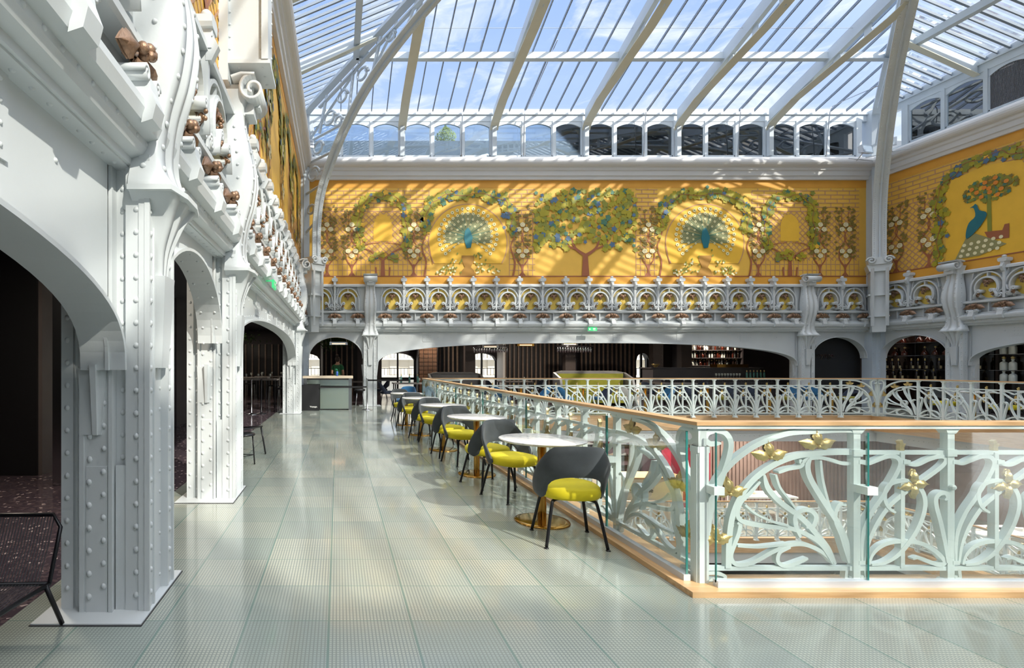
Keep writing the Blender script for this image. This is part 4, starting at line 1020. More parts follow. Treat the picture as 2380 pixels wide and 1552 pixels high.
# hanging plant over the desk
m = MB(); rn = random.Random(8)
for k in range(1500):
    c = Vector((-.1+rn.gauss(0, .38), 19.8+rn.gauss(0, .25), 2.42+rn.gauss(0, .16))); u = Vector((rn.gauss(0, 1), rn.gauss(0, 1), rn.gauss(0, 1))).normalized(); v = u.orthogonal().normalized(); s = rn.uniform(.03, .07)
    m.add([c-u*s, c+v*s*.4, c+u*s, c-v*s*.4], [(0, 1, 2, 3)])
m.box(-.14, -.06, 19.78, 19.82, 2.4, 2.95)
tag(m.build('hanging_plant', 'leaf_green'), 'green hanging plant above the reception desk', 'plant')
m = MB()
for k in range(1200):
    c = Vector((-5.0+rn.gauss(0, .8), 20.5+rn.gauss(0, .25), 2.45+rn.gauss(0, .14))); u = Vector((rn.gauss(0, 1), rn.gauss(0, 1), rn.gauss(0, 1))).normalized(); v = u.orthogonal().normalized(); s = rn.uniform(.03, .08)
    m.add([c-u*s, c+v*s*.4, c+u*s, c-v*s*.4], [(0, 1, 2, 3)])
m.box(-5.04, -4.96, 20.48, 20.52, 2.4, 2.95)
tag(m.build('hanging_plant', 'leaf_green'), 'green hanging plant seen through the left wall arch', 'plant')
# banquettes
def banquette(X, Y, w, zt, back, seat, label):
    r = empty('banquette', label, 'sofa', (X, Y, 0))
    m = MB(); m.box(-w/2, w/2, -.06, .06, 0, zt-.06); pts = [(-w/2, zt-.06), (w/2, zt-.06), (w/2-.3, zt), (-w/2+.3, zt)]; m.prism_y(pts, -.06, .06)
    for s in (-1, 1): m.prism_x([(-.06, 0), (-.06, zt-.06), (-.6, zt-.25), (-.75, .5), (-.75, 0)] if True else [], s*w/2-.04, s*w/2+.04)
    m.build('shell', 'grey_leather', r); m = MB(); m.box(-w/2+.1, w/2-.1, -.16, -.065, .48, zt-.1)
    m.build('back_cushion', back, r); m = MB(); m.box(-w/2+.06, w/2-.06, -.72, -.17, .1, .46); m.build('seat', seat, r)
banquette(4.35, 19.5, 1.9, 1.14, 'grey_leather', 'grey_leather', 'grey high-backed banquette in front of the middle restaurant window')
banquette(8.95, 18.6, 2.5, 1.2, 'olive_velvet', 'olive_velvet', 'olive yellow banquette with grey shell left of the bar')
# bar
r = empty('bar_counter', 'long grey bar counter below the bottle shelves', 'bar', (0, 20, 0))
m = MB(); m.box(12.1, 16.2, 0, .7, 0, 1.27); m.build('body', 'grey_counter', r); m = MB(); m.box(12.0, 16.3, -.06, .76, 1.27, 1.31); m.build('worktop', 'grey_counter', r)
m = MB(); m.box(12.0, 16.6, -.75, -.1, .86, .92); m.box(12.05, 16.5, -.6, -.1, 0, .86); m.build('service_shelf', 'grey_counter', r)
m = MB()
for i in range(4):
    for j in range(60): m.ball((12.15+.073*j, -.62, .84-.06*i), .018, 6, 4)
m.build('studded_front', 'steel', r)
m = MB(); X, Z = px(1718, 850, 19.7); m.box(X-.6, X+.6, 20.02, 20.4, 1.31, 1.43); tag(m.build('tray', 'brass'), 'brass tray on the right end of the bar', 'tray')
X, Z = px(1535, 848, 19.9)
m = MB(); m.s = True; m.lathe([(.05, 0), (.07, .04), (.13, .1), (.16, .13)], (0, 0), 14); o = m.build('lidded_bowl', 'gold'); o.location = (X, 20.2, 1.31); tag(o, 'small golden bowl on the left end of the bar', 'bowl')
def bottle_mesh(kind):
    m = MB(); m.s = True
    pf = {'wine': [(.036, 0), (.038, .01), (.038, .17), (.034, .2), (.014, .235), (.013, .29), (.016, .292), (.016, .3)],
          'decanter': [(.085, 0), (.09, .015), (.07, .09), (.035, .14), (.022, .16), (.02, .19), (.03, .195), (.03, .2)],
          'flask': [(.05, 0), (.055, .01), (.055, .13), (.045, .15), (.018, .165), (.018, .19), (.024, .192), (.024, .21)]}[kind]
    m.lathe(pf, (0, 0), 12); return m
BM = {}
def bottle(kind, mt, loc, label, group, s=1.0, cap=None, lab=False):
    if (kind, mt) not in BM:
        BM[(kind, mt)] = bottle_mesh(kind).mesh('bottle', mt)
        h = {'wine': .3, 'decanter': .2, 'flask': .21}[kind]
        c = MB(); c.s = True; c.lathe([(.016, h-.05 if kind == 'wine' else h), (.018, h-.04 if kind == 'wine' else h+.01), (.017, h+.005), (.012, h+.02)] if kind == 'wine' else [(.014, h), (.028, h+.02), (.028, h+.04), (.01, h+.06)], (0, 0), 10)
        BM[(kind, mt, 'cap')] = c.mesh('cap', cap or 'gold')
        l = MB(); l.box(-.026, .026, -.043, -.036, .03, .11); BM[(kind, mt, 'lab')] = l.mesh('bottle_label', 'label_cream')
    o = bpy.data.objects.new('bottle', BM[(kind, mt)]); COL.objects.link(o); o.location = loc; o.scale = (s, s, s); tag(o, label, 'bottle', group)
    add('cap', BM[(kind, mt, 'cap')], o)
    if lab: add('label', BM[(kind, mt, 'lab')], o)
    return o
# bar back shelves with bottles
r = empty('bar_shelf', 'dark back bar shelf unit filled with bottles', 'shelf', (0, 22.9, 0))
m = MB(); m.box(14.95, 18.0, .3, .4, 0, 2.8)
for z in (1.0, 1.38, 1.72, 2.06): m.box(15.2, 17.8, 0, .3, z-.03, z)
for x in (14.95, 15.2, 17.8): m.box(x-.03, x+.03, 0, .3, 0, 2.8)
m.build('shelves', 'dark_wall', r)
rn = random.Random(21)
for z, wd in ((1.0, 'lowest'), (1.38, 'second'), (1.72, 'third'), (2.06, 'top')):
    for i in range(22):
        bottle(rn.choice(['wine', 'flask', 'wine']), rn.choice(['bottle_clear', 'cognac', 'bottle_clear', 'bottle_dark']), (15.3+.112*i, 23.02+rn.uniform(-.05, .05), z), 'bottle on the %s shelf behind the bar' % wd, 'bottles on the %s shelf behind the bar' % wd, .95)
for i in range(6): bottle('wine', 'bottle_green', (15.35+.13*i, 19.55, .92), 'pale green bottle at the right end of the service shelf', 'green bottles on the bar service shelf', .9)
gmesh = MB(); gmesh.s = True; gmesh.lathe([(.03, 0), (.004, .008), (.004, .07), (.035, .1), (.038, .14), (.033, .17)], (0, 0), 10, False); gme = gmesh.mesh('wine_glass', 'bottle_clear')
for i in range(9): o = bpy.data.objects.new('wine_glass', gme); COL.objects.link(o); o.location = (14.2+.11*i, 19.55, .92); tag(o, 'upturned glass in the row on the bar service shelf', 'glass', 'glasses on the bar service shelf')
def area(name, loc, sz, e, col=(1, .85, .7), rot=(0, 0, 0), sy=None, par=None):
    l = bpy.data.lights.new(name, 'AREA'); l.energy = e; l.size = sz; l.color = col
    if sy: l.shape = 'RECTANGLE'; l.size_y = sy
    o = bpy.data.objects.new(name, l); COL.objects.link(o); o.location = loc; o.rotation_euler = rot
    if par: o.parent = par
    return o
def fill_downlight(x, y, z, e, lab, col=(1, .86, .7), r_=.3):  # glowing disc with an area light, added to brighten dark rooms
    m = MB(); m.s = True; m.lathe([(.001, .02), (r_*.5, .02), (r_*.55, 0), (r_*.45, -.015), (.001, -.015)], (0, 0), 16); o = m.build('fill_light', 'fill_white'); o.location = (x, y, z); tag(o, lab, 'lamp', 'added fill lights')
    area('fill_glow', (0, 0, -.03), r_, e, col, par=o)
fill_downlight(16.4, 22.4, 2.93, 100, 'round fill light added over the bottles behind the bar'); fill_downlight(4.0, 22.9, 2.93, 40, 'round fill light added by the copper cabinet')  # fill lights added to brighten the bar, restaurant and lounge
fill_downlight(-4, 14, 2.93, 30, 'round fill light added deep in the left lounge'); fill_downlight(9, 20.5, 2.93, 100, 'round fill light added above the banquettes'); fill_downlight(-5, 20, 2.93, 100, 'round fill light added over the left dining tables')
# black panel with mirrored lettering in the right short bay
m = MB(); m.box(16.15, 18.4, 18.35, 18.45, 0, 2.9); r = m.build('lettered_sign', 'matte_black'); tag(r, 'matte black panel with silver lettering filling the right short arch', 'sign')
def text(s, size, loc, rot, mt, parent, name='lettering', ext=.004):
    c = bpy.data.curves.new(name, 'FONT'); c.body = s; c.size = size; c.extrude = ext; o = bpy.data.objects.new(name, c); COL.objects.link(o); c.materials.append(MAT[mt])
    bpy.context.view_layer.update(); dg = bpy.context.evaluated_depsgraph_get(); me = bpy.data.meshes.new_from_object(o.evaluated_get(dg)); bpy.data.objects.remove(o)
    o = bpy.data.objects.new(name, me); COL.objects.link(o); o.location = loc; o.rotation_euler = rot
    if parent: o.parent = parent
    return o
X, Z = px(1890, 831, 18.33); text('voyage.', .26, (X, 18.33, Z), (PI/2, 0, 0), 'chrome', r)
# bottle shelves in the right wall arches
def right_shelf(y0, y1, lab, dark):
    r = empty('bottle_shelf', 'backlit shelf wall '+lab, 'shelf', (19.15, 0, 0)); m = MB(); m.box(.12, .16, y0, y1, 0, 2.9); m.build('mirror_back', 'bottle_dark', r)
    m = MB(); 
    for f in (.33, .66): m.box(.0, .12, y0+(y1-y0)*f-.012, y0+(y1-y0)*f+.012, 0, 2.9)
    m.build('upright', 'black_metal', r)
    m = MB(); m.box(.11, .118, y0+.55, y0+.8, .1, 2.8); m.build('copper_strip', 'copper_tile', r)
    m = MB()
    for z in (.92, 1.26, 1.72, 2.14): m.box(-.16, .12, y0, y1, z-.015, z)
    m.build('shelf_board', 'steel', r)
right_shelf(15.3, 18.3, 'seen through the short arch of the right wall', True); right_shelf(6, 15.2, 'seen through the wide arch of the right wall', False)
GB = 'bottles on the %s shelf in the short arch of the right wall'
for z, kind, mt, wd, dy in ((2.14, 'decanter', 'cognac', 'top', .26), (1.72, 'decanter', 'cognac', 'second', .3), (1.26, 'wine', 'bottle_dark', 'third', .2), (.92, 'wine', 'bottle_dark', 'lowest', .24)):
    y = 18.1
    k = 0
    while y > 15.5:
        if k % 4 != 3: bottle(kind, mt, (19.05, y, z), {'cognac': 'squat red-brown decanter', 'bottle_dark': 'dark bottle with cream label'}[mt]+' on the %s shelf in the short right arch' % wd, GB % wd, 1.15, lab=mt == 'bottle_dark')
        y -= dy; k += 1
for z, wd in ((1.72, 'upper'), (1.26, 'middle'), (.92, 'lower')):
    y = 14.9; k = 0
    while y > 12.8:
        if k % 3 != 2: bottle('flask', 'bottle_clear', (19.05, y, z), 'clear glass bottle on the %s shelf in the wide right arch' % wd, 'clear bottles on the %s shelf in the wide right arch' % wd, 1.5)
        y -= .2; k += 1
area('shelf_glow', (19.0, 16.8, 2.85), .2, 14, (1, .9, .8), sy=2.5); area('shelf_glow', (19.0, 13, 2.85), .2, 16, (1, .9, .8), sy=3)
# left lounge: black volume, brushed metal jamb, glass door
m = MB(); m.box(-9, -3.85, 6.66, 7.2, 0, 2.95); struct(m.build('wall_lounge_black', 'black_paint'), 'black wall deep in the left lounge')
m = MB(); m.box(-3.85, -3.8, 6.7, 12, 0, 2.95); struct(m.build('wall_lounge_grey', 'brown_column'))
m = MB(); m.box(-3.34, -3.22, 6.1, 6.25, 0, 2.95); m.box(-3.16, -3.1, 6.1, 6.2, 0, 2.95); tag(m.build('metal_jamb', 'steel'), 'brushed metal door jamb beside the black lounge wall', 'door frame')
m = MB(); m.box(-3.8, -1.95, 11.9, 12.0, 0, 2.95); m = MB(); m.box(-3.8, -3.7, 11.95, 16.5, 0, 2.95); struct(m.build('wall_lounge_side', 'dark_wall'))
for i, (lx, ly) in enumerate(((-2.5, 7.3), (-2.3, 9.2))):
    pass

# unseen panels added over the right roof slope to break up the sunlight
for xa, xb, lb in ((13.7, 14.8, 'lower'), (12.3, 12.85, 'middle'), (9.3, 10.2, 'upper')):
    m = MB(); ya = yb-(X1-xb)/(TB/TS)-.2; yc = yf+(X1-xb)/(TB/TS)+.2; za = EZ+(X1-xa)*TS+.1; zb = EZ+(X1-xb)*TS+.1
    if ya < yc: ya, yc = 8, 1
    m.hexa([(xa, yc, za), (xb, yc, zb), (xb, ya, zb), (xa, ya, za), (xa, yc, za+.04), (xb, yc, zb+.04), (xb, ya, zb+.04), (xa, ya, za+.04)])
    y = yc
    while y < ya: m.box(xa, xa+.04, y, y+.04, za, za+.9); y += 1.5
    m.box(xa, xa+.04, yc, ya, za+.88, za+.92)
    tag(m.build('roof_shade_panel', 'zinc'), 'grey panel added over the right roof slope to cast shade, '+lb, 'shade panel', 'shade panels added over the roof')

m = MB(); m.box(7.75, 9.2, -11.2, -10.2, 8, 12.5)  # unseen block added behind the camera to shade the nearest column
for i in range(4): m.lathe([(.14, 12.5), (.11, 12.9)], (7.95+.35*i, -10.7), 10)
tag(m.build('column_shade_block', 'facade_cream'), 'broad pale block added behind the camera to shade the nearest column', 'shade block')
fill_downlight(-2.9, 4.4, 2.93, 45, 'round fill light added in the lounge behind the nearest column')  # added to lift the dark lounge floor
# ---------------------------------------------------------------- balustrades
K = 361.5
def Z6(x, y): return ((1860+x/3.104-1990)/K, H-((920+y/3.104)-VY)/K)
def Z5(x, y): return ((1380+x/3.104-1990)/K, H-((920+y/3.104)-VY)/K)
def cv(pts, f=Z6, n=6): return catmull([f(*p) for p in pts], n)
PW = .562
def panel_mesh():
    m = MB(); W_ = .026; off = Z6(1010, 0)[0]
    def P(pts): return [(x-off, z) for x, z in cv(pts)]
    def taper(n, w=W_, e=.012): return [e+(w-e)*min(1, min(i, n-1-i)/(n*.16)) for i in range(n)]
    for pts in ([(1045, 1190), (1045, 1050), (1060, 950), (1110, 830), (1180, 720), (1250, 600), (1290, 520), (1300, 470), (1275, 435), (1220, 430), (1150, 455), (1090, 482), (1045, 478)],
                [(1070, 1190), (1090, 1060), (1140, 930), (1220, 800), (1300, 720), (1400, 640), (1500, 570), (1590, 495), (1612, 450), (1580, 430), (1500, 450), (1420, 488), (1365, 485), (1345, 455)],
                [(1270, 832), (1218, 790), (1195, 710), (1220, 640), (1280, 608), (1350, 605), (1420, 640), (1460, 710), (1465, 800), (1430, 920), (1370, 1030), (1290, 1130), (1200, 1190), (1110, 1205)],
                [(1095, 1205), (1120, 1130), (1180, 1070), (1260, 1042), (1350, 1038), (1450, 1055), (1530, 1100), (1590, 1160), (1600, 1195), (1560, 1205), (1490, 1180), (1430, 1155), (1390, 1165)],
                [(1618, 1190), (1600, 1050), (1570, 900), (1545, 800), (1540, 730), (1568, 695), (1605, 692), (1618, 720), (1600, 742)]):
        q = P(pts); m.ribbon(q, taper(len(q)), -.018, .012)
    x = Z6(1320, 0)[0]-off; m.box(x-.012, x+.012, -.02, .02, .12, .86)
    m.box(0, PW, -.014, .014, .845, .87); m.box(0, PW, -.016, .016, .105, .132)
    for q in ((1045, 470), (1345, 470), (1045, 1190)): a = Z6(*q); m.box(a[0]-off-.02, a[0]-off+.02, -.024, .02, a[1]-.012, a[1]+.012)
    m.ribbon([(.06, .105), (.065, .06), (.045, .05), (.04, .07)], .02, -.012, .012)
    return m.mesh('scroll_panel', 'rail_paint')
def post_mesh():
    m = MB(); m.box(-.022, .022, -.022, .022, .02, 1.02); m.hexa([(-.055, -.04, .0), (.055, -.04, .0), (.055, .04, .0), (-.055, .04, .0), (-.03, -.03, .05), (.03, -.03, .05), (.03, .03, .05), (-.03, .03, .05)])
    m.hexa([(-.026, -.026, .98), (.026, -.026, .98), (.026, .026, .98), (-.026, .026, .98), (-.05, -.035, 1.02), (.05, -.035, 1.02), (.05, .035, 1.02), (-.05, .035, 1.02)])
    m.box(-.03, .03, -.03, .03, .835, .88); m.ball((0, -.028, .64), .02, 8, 5)
    return m.mesh('post', 'rail_paint')
def leaf_mesh(R=.095, n=4):
    m = MB(); angs = {4: (90, 0, 270, 200), 3: (100, 20, 165)}[n]
    for a in angs: leaf3d(m, 0, 0, 0, math.radians(a), R, R*.30, .016, .006)
    m.s = True; m.ball((0, -.01, 0), .012, 6, 4); m.s = False
    return m.mesh('gold_leaf', 'gold')
def finial_mesh():
    m = MB(); m.prism_y([(-.014, 0), (.014, 0), (.012, .02), (.024, .045), (.01, .042), (0, .07), (-.02, .06), (-.012, .04), (-.018, .02)], -.012, .012); return m.mesh('gold_finial', 'gold')
def fan_mesh():
    """end panel: corner post at x=0, opening to the right up to x=FW"""
    m = MB(); o5 = Z5(785, 0)[0]
    def P(pts, n=6): return [(x-o5, z) for x, z in catmull([Z5(*p) for p in pts], n)]
    R = lambda pts, w=.03, a=-.02, b=.014: (lambda q: m.ribbon(q, [.014+(w-.014)*min(1, min(i, len(q)-1-i)/(len(q)*.12)) for i in range(len(q))], a, b))(P(pts))
    m.ribbon(P([(812, 1100), (815, 950), (830, 800), (880, 640), (960, 520), (1060, 425), (1200, 335), (1400, 265), (1614, 250), (1760, 242), (1893, 240)]), .032, -.022, .016)
    m.ribbon(P([(975, 1230), (978, 1050), (1000, 870), (1060, 720), (1160, 590), (1300, 490), (1450, 430), (1614, 408), (1740, 400), (1893, 398)]), .036, -.022, .016)
    R([(835, 1000), (850, 820), (915, 620), (975, 440), (990, 330), (950, 262), (880, 245), (822, 265), (808, 310), (850, 342), (920, 335)], .034)
    R([(1488, 452), (1500, 478), (1540, 450), (1620, 440), (1700, 452), (1790, 480), (1850, 480)], .022)
    R([(1560, 440), (1538, 500), (1555, 580), (1610, 680), (1680, 790), (1750, 900), (1810, 1030), (1840, 1190)], .034)
    R([(1635, 460), (1650, 600), (1690, 760), (1715, 840)], .016)
    R([(1330, 545), (1400, 520), (1480, 505), (1510, 480)], .02)
    R([(1230, 560), (1260, 660), (1350, 760), (1460, 840), (1530, 900), (1600, 980), (1680, 1080), (1740, 1200)], .034)
    R([(1310, 560), (1340, 650), (1400, 730), (1450, 800)], .014)
    R([(1200, 610), (1130, 690), (1060, 760), (1040, 850), (1090, 900), (1250, 930), (1420, 945), (1540, 990), (1640, 1060), (1720, 1190)], .028)
    R([(1090, 775), (1170, 840), (1300, 900), (1400, 925)], .014)
    R([(1490, 1010), (1455, 920), (1455, 850), (1500, 815), (1560, 815), (1600, 860), (1580, 925), (1530, 935)], .028)
    R([(1040, 905), (1060, 920), (1050, 980), (1020, 1060), (995, 1150), (1040, 1205), (1150, 1190), (1280, 1120), (1400, 1068), (1520, 1060), (1640, 1110), (1735, 1200)], .026)
    R([(1040, 1070), (1180, 1078), (1300, 1068), (1400, 1055)], .016)
    R([(1545, 1160), (1460, 1195), (1380, 1215), (1330, 1180), (1345, 1115), (1420, 1080)], .024)
    R([(1815, 780), (1770, 770), (1740, 830), (1740, 900), (1780, 1000), (1835, 1190)], .024)
    R([(820, 1270), (880, 1265), (950, 1285), (935, 1312), (860, 1312), (830, 1345)], .02)
    a, b = 0, Z5(1893, 0)[0]-o5
    m.box(a, b, -.016, .016, .105, .132)
    m.ribbon([(b-.06, .105), (b-.065, .06), (b-.045, .05), (b-.04, .07)], .02, -.012, .012)
    return m.mesh('fan_panel', 'rail_paint'), b, [Z5(*p) for p in ((1275, 440), (985, 700), (885, 1040), (1620, 360))], o5
PM_, PO_, FM_ = panel_mesh(), post_mesh(), finial_mesh(); L4, L3 = leaf_mesh(), leaf_mesh(.115, 3); fanm, FW, FL, o5 = fan_mesh()
FL = [(x-o5, z) for x, z in FL]
def wide_post():
    m = MB(); m.box(-.034, .034, -.034, .034, 0, .9); m.box(-.028, .028, -.04, .04, 0, .9); m.box(-.026, .026, -.026, .026, .9, 1.02); m.box(-.038, .038, -.038, .038, .86, .9); m.box(-.045, .045, -.045, .045, 0, .03); return m.mesh('corner_post', 'rail_paint')
CP = wide_post()
def balustrade(p0, p1, z, label, rail_w=.055, corner=(True, True), fans=(True, True)):
    """runs from p0 to p1; the side facing local -y looks away from the void"""
    A, B = Vector((*p0, 0)), Vector((*p1, 0)); Ln = (B-A).length; d = (B-A).normalized(); ang = math.atan2(d.y, d.x)
    r = empty('balustrade', label, 'railing', (p0[0], p0[1], z+.035), ang, 'art nouveau balustrades')
    m = MB(); e0 = rail_w if corner[0] else 0; e1 = rail_w if corner[1] else 0
    m.hexa([(-e0, -rail_w, 1.0), (Ln+e1, -rail_w, 1.0), (Ln-e1, rail_w, 1.0), (e0, rail_w, 1.0), (-e0, -rail_w, 1.022), (Ln+e1, -rail_w, 1.022), (Ln-e1, rail_w, 1.022), (e0, rail_w, 1.022)]); m.build('handrail', 'oak', r)
    m = MB(); m.hexa([(-e0*.8, -rail_w*.8, .978), (Ln+e1*.8, -rail_w*.8, .978), (Ln-e1*.8, rail_w*.8, .978), (e0*.8, rail_w*.8, .978), (-e0*.8, -rail_w*.8, .999), (Ln+e1*.8, -rail_w*.8, .999), (Ln-e1*.8, rail_w*.8, .999), (e0*.8, rail_w*.8, .999)]); m.build('rail_bar', 'rail_paint', r, 'white metal bar under the handrail')
    def put_(n, me, x, zz=0, sx=1, y=0):
        o = bpy.data.objects.new(n, me); COL.objects.link(o); o.parent = r; o.location = (x, y, zz-.0); o.scale = (sx, 1, 1); return o
    dz = -.035
    f0 = FW if fans[0] else 0; f1 = FW if fans[1] else 0
    if fans[0]:
        put_('fan_panel', fanm, 0, dz)
        for x, zz in FL: put_('gold_leaf', L3, x, zz+dz, 1, -.015)
    if fans[1]:
        put_('fan_panel', fanm, Ln, dz, -1)
        for x, zz in FL: put_('gold_leaf', L3, Ln-x, zz+dz, -1, -.015)
    n = max(1, round((Ln-f0-f1)/PW)); p = (Ln-f0-f1)/n
    for i in range(n+1): put_('post', PO_, f0+p*i, dz)
    for i in range(n):
        x = f0+p*i; put_('scroll_panel', PM_, x, dz, p/PW); put_('gold_leaf', L4, x+p*.60, .66-.035, 1, -.02); put_('gold_finial', FM_, x+p*.5, .87+dz)
    for k, x in ((0, 0), (1, Ln)):
        if corner[k] and fans[k]: put_('corner_post', CP, x, dz)
    return r
RX0, RY0, RX1, RY1 = 2.32, 3.34, 14.5, 14.0
balustrade((RX0, RY0), (7.5, RY0), 0, 'white scroll balustrade with oak handrail at right foreground', fans=(True, False), corner=(True, False))
balustrade((RX0, RY1), (RX0, RY0), 0, 'white scroll balustrade with oak handrail beside the row of cafe tables', corner=(True, True))
balustrade((RX1, RY1), (RX0, RY1), 0, 'white scroll balustrade along the far side of the void, upper gallery', .04)
balustrade((RX1, 7.0), (RX1, RY1), 0, 'white scroll balustrade along the right side of the void, upper gallery', .04, fans=(False, True), corner=(False, True))
# glass screens on the near sides
def pane(a, b, label, first=False):
    A, B = Vector((*a, 0)), Vector((*b, 0)); Ln = (B-A).length; ang = math.atan2(B.y-A.y, B.x-A.x)
    r = empty('glass_screen', label, 'glass panel', (a[0], a[1], .04), ang, 'glass screens beside the balustrade')
    m = MB(); m.box(.006, Ln-.008, -.006, .006, .02, .955); m.build('glass_pane', 'pane', r)
    m = MB(); m.box(.0, .004, -.0065, .0065, .02, .955); m.box(Ln-.006, Ln-.002, -.0065, .0065, .02, .955); m.build('glass_edge', 'glass_edge', r, 'teal polished glass edge')
    m = MB(); m.box(0, Ln, -.022, .022, -.01, .035); m.build('base_channel', 'aluminium', r)
    m = MB(); m.box(-.03, .035, -.03, .06, .57, .62); m.build('clamp', 'rail_paint', r)
pane((2.36, 3.255), (3.31, 3.255), 'glass panel in front of the fan shaped corner of the balustrade'); pane((3.31, 3.255), (5.2, 3.255), 'glass panel at the right edge before the scroll balustrade'); pane((5.2, 3.255), (7.1, 3.255), 'glass panel beyond the right edge of the frame')
SC = [3.34, 4.34, 6.2, 8.05, 9.9, 11.8, 13.8]
for i in range(6): pane((2.24, SC[i+1]-.005), (2.24, SC[i]), 'glass panel behind the row of cafe tables, %s from the near corner' % nth(i))
# ---------------------------------------------------------------- lower floor and shop
LZ = -3.3
m = MB()
for a in ((-4, VX0, Y0, 24), (VX1, 26, Y0, 24), (VX0, VX1, Y0, VY0), (VX0, VX1, VY1, 24)): m.box(*a, LZ-.06, LZ)
struct(m.build('floor_lower', 'glass_tile'), 'glass tile floor of the level below')
m = MB(); m.box(-4, 26, Y0, 24, -6.9, -6.8); struct(m.build('floor_ground', 'beige_counter'), 'pale ground floor far below')
def fascia2(x0, x1, y0, y1, mt):
    m = MB(); m.box(x0, x1, y0, y1, LZ-.36, LZ+.035); struct(m.build('trim_30', mt), 'oak board lining the lower void')
fascia2(VX0, VX1, VY1-.03, VY1+.16, 'oak_fascia'); fascia2(VX0-.04, VX0+.22, VY0+.24, VY1-.03, 'oak_long'); fascia2(VX1-.2, VX1+.04, VY0+.24, VY1-.03, 'oak_long')
balustrade((RX1, RY1), (RX0, RY1), LZ, 'white scroll balustrade along the far side of the level below', .04)
balustrade((RX1, 4.0), (RX1, RY1), LZ, 'white scroll balustrade along the right side of the level below', .04, fans=(False, True), corner=(False, True))
balustrade((RX0, RY1), (RX0, 6.0), LZ, 'white scroll balustrade along the left side of the level below', .04, fans=(True, False), corner=(True, False))
m = MB()      # riveted edge girders under the galleries
for x0, x1, y0, y1 in ((VX0-.1, VX1+.1, VY1+.02, VY1+.2), (VX1-.02, VX1+.2, VY0, VY1), (VX0-.2, VX0+.02, VY0, VY1), (VX0, VX1, VY0-.2, VY0)): m.box(x0, x1, y0, y1, -.66, -.362); m.box(x0, x1, y0, y1, LZ-.66, LZ-.362)
for i in range(95): m.dome((VX0+.13*i, VY1+.02, -.5), (0, -1, 0), .018); m.dome((VX1-.02, VY0+.2+.11*i, -.5), (-1, 0, 0), .018)
struct(m.build('trim_31', 'paint'), 'white riveted edge girder of the galleries')
for b, mt in (((-4, 26, 20.5, 20.7, -3.3, -.4), 'pink_wall'), ((19.5, 19.7, Y0, 20.5, -6.8, -.4), 'shop_brown'), ((-4, -3.8, Y0, 20.5, -6.8, -.4), 'shop_brown'), ((-4, 26, 20.5, 20.7, -6.8, -3.3), 'shop_brown'), ((-4, 26, Y0-.2, Y0, -6.8, -.1), 'shop_brown')):
    m = MB(); m.box(*b); struct(m.build('wall_shop', mt))
m = MB(); m.box(11.5, 19.5, 17.8, 18.0, -3.3, -.42)
for i in range(60): m.box(11.5+.13*i, 11.56+.13*i, 17.76, 17.8, -3.3, -.42)
struct(m.build('wall_shop_drape', 'shop_brown'), 'brown pleated shop wall below')
# shop counter with lettering
r = empty('shop_counter', 'beige rounded shop counter with black lettering on the level below', 'counter', (9.2, 16.2, LZ))
pts = [(-1.0, .6), (-1.0, -.1)]+[(-.85+.15*math.cos(a), -.15+.15*math.sin(a)) for a in [PI+PI/2*i/5 for i in range(6)]]+[(1.2+.25*math.cos(a), -.05+.25*math.sin(a)) for a in [-PI/2+PI/2*i/6 for i in range(7)]]+[(1.45, .6)]
m = MB(); m.prism_z(pts, 0, 1.22); m.build('body', 'beige_counter', r); m = MB(); m.prism_z([(x*1.02, y*1.05) for x, y in pts], 1.22, 1.27); m.build('worktop', 'oak', r)
text('souliers  femme', .19, (-.8, -.31, .82), (PI/2, 0, 0), 'text_black', r)
# shoe shelving
def shoe_mesh(mt):
    m = MB(); m.s = True; rows = []
    for x, w, h in ((-.13, .02, .07), (-.11, .035, .085), (-.06, .036, .075), (0, .034, .05), (.06, .045, .04), (.1, .04, .032), (.13, .015, .02)):
        rows.append([(x, -w, 0), (x, -w, h*.6), (x, -w*.5, h), (x, w*.5, h), (x, w, h*.6), (x, w, 0)])
    m.grid(rows); m.poly(rows[0]); m.poly(rows[-1]); m.box(-.13, .13, -.035, .035, -.012, 0.0); return m.mesh('shoe', mt)
SH = [shoe_mesh(c) for c in ('soft_white', 'beige_counter', 'black_paint', 'red_velvet')]
rn = random.Random(77)
def shelving(x0, n, y, lab):
    r = empty('shoe_shelving', 'dark frame shelving with shoes '+lab, 'shelf', (x0, y, LZ)); m = MB()
    for i in range(n+1): m.box(i*.8-.02, i*.8+.02, 0, .35, 0, 2.6)
    m.build('frame', 'brown_column', r); m = MB()
    for k in range(6): m.box(0, n*.8, 0, .35, .35+.42*k, .375+.42*k)
    m.build('shelf_board', 'black_metal', r)
    for i in range(n):
        for k in range(2, 6):
            for q in range(2):
                if rn.random() < .8:
                    o = bpy.data.objects.new('shoe', rn.choice(SH)); COL.objects.link(o); o.location = (x0+i*.8+.22+.36*q, y+.15, LZ+.388+.42*k); o.rotation_euler = (0, 0, rn.choice((0, PI)))
                    tag(o, 'shoe displayed on the shelving %s' % lab, 'shoe', 'shoes on the shelving '+lab)
shelving(3.4, 5, 20.0, 'at the left of the level below'); shelving(7.6, 5, 20.0, 'behind the lettered counter below')
m = MB(); m.box(11.0, 12.3, 17.2, 17.7, LZ, LZ+1.9); tag(m.build('cabinet', 'red_velvet'), 'dark red cabinet on the level below', 'cabinet')
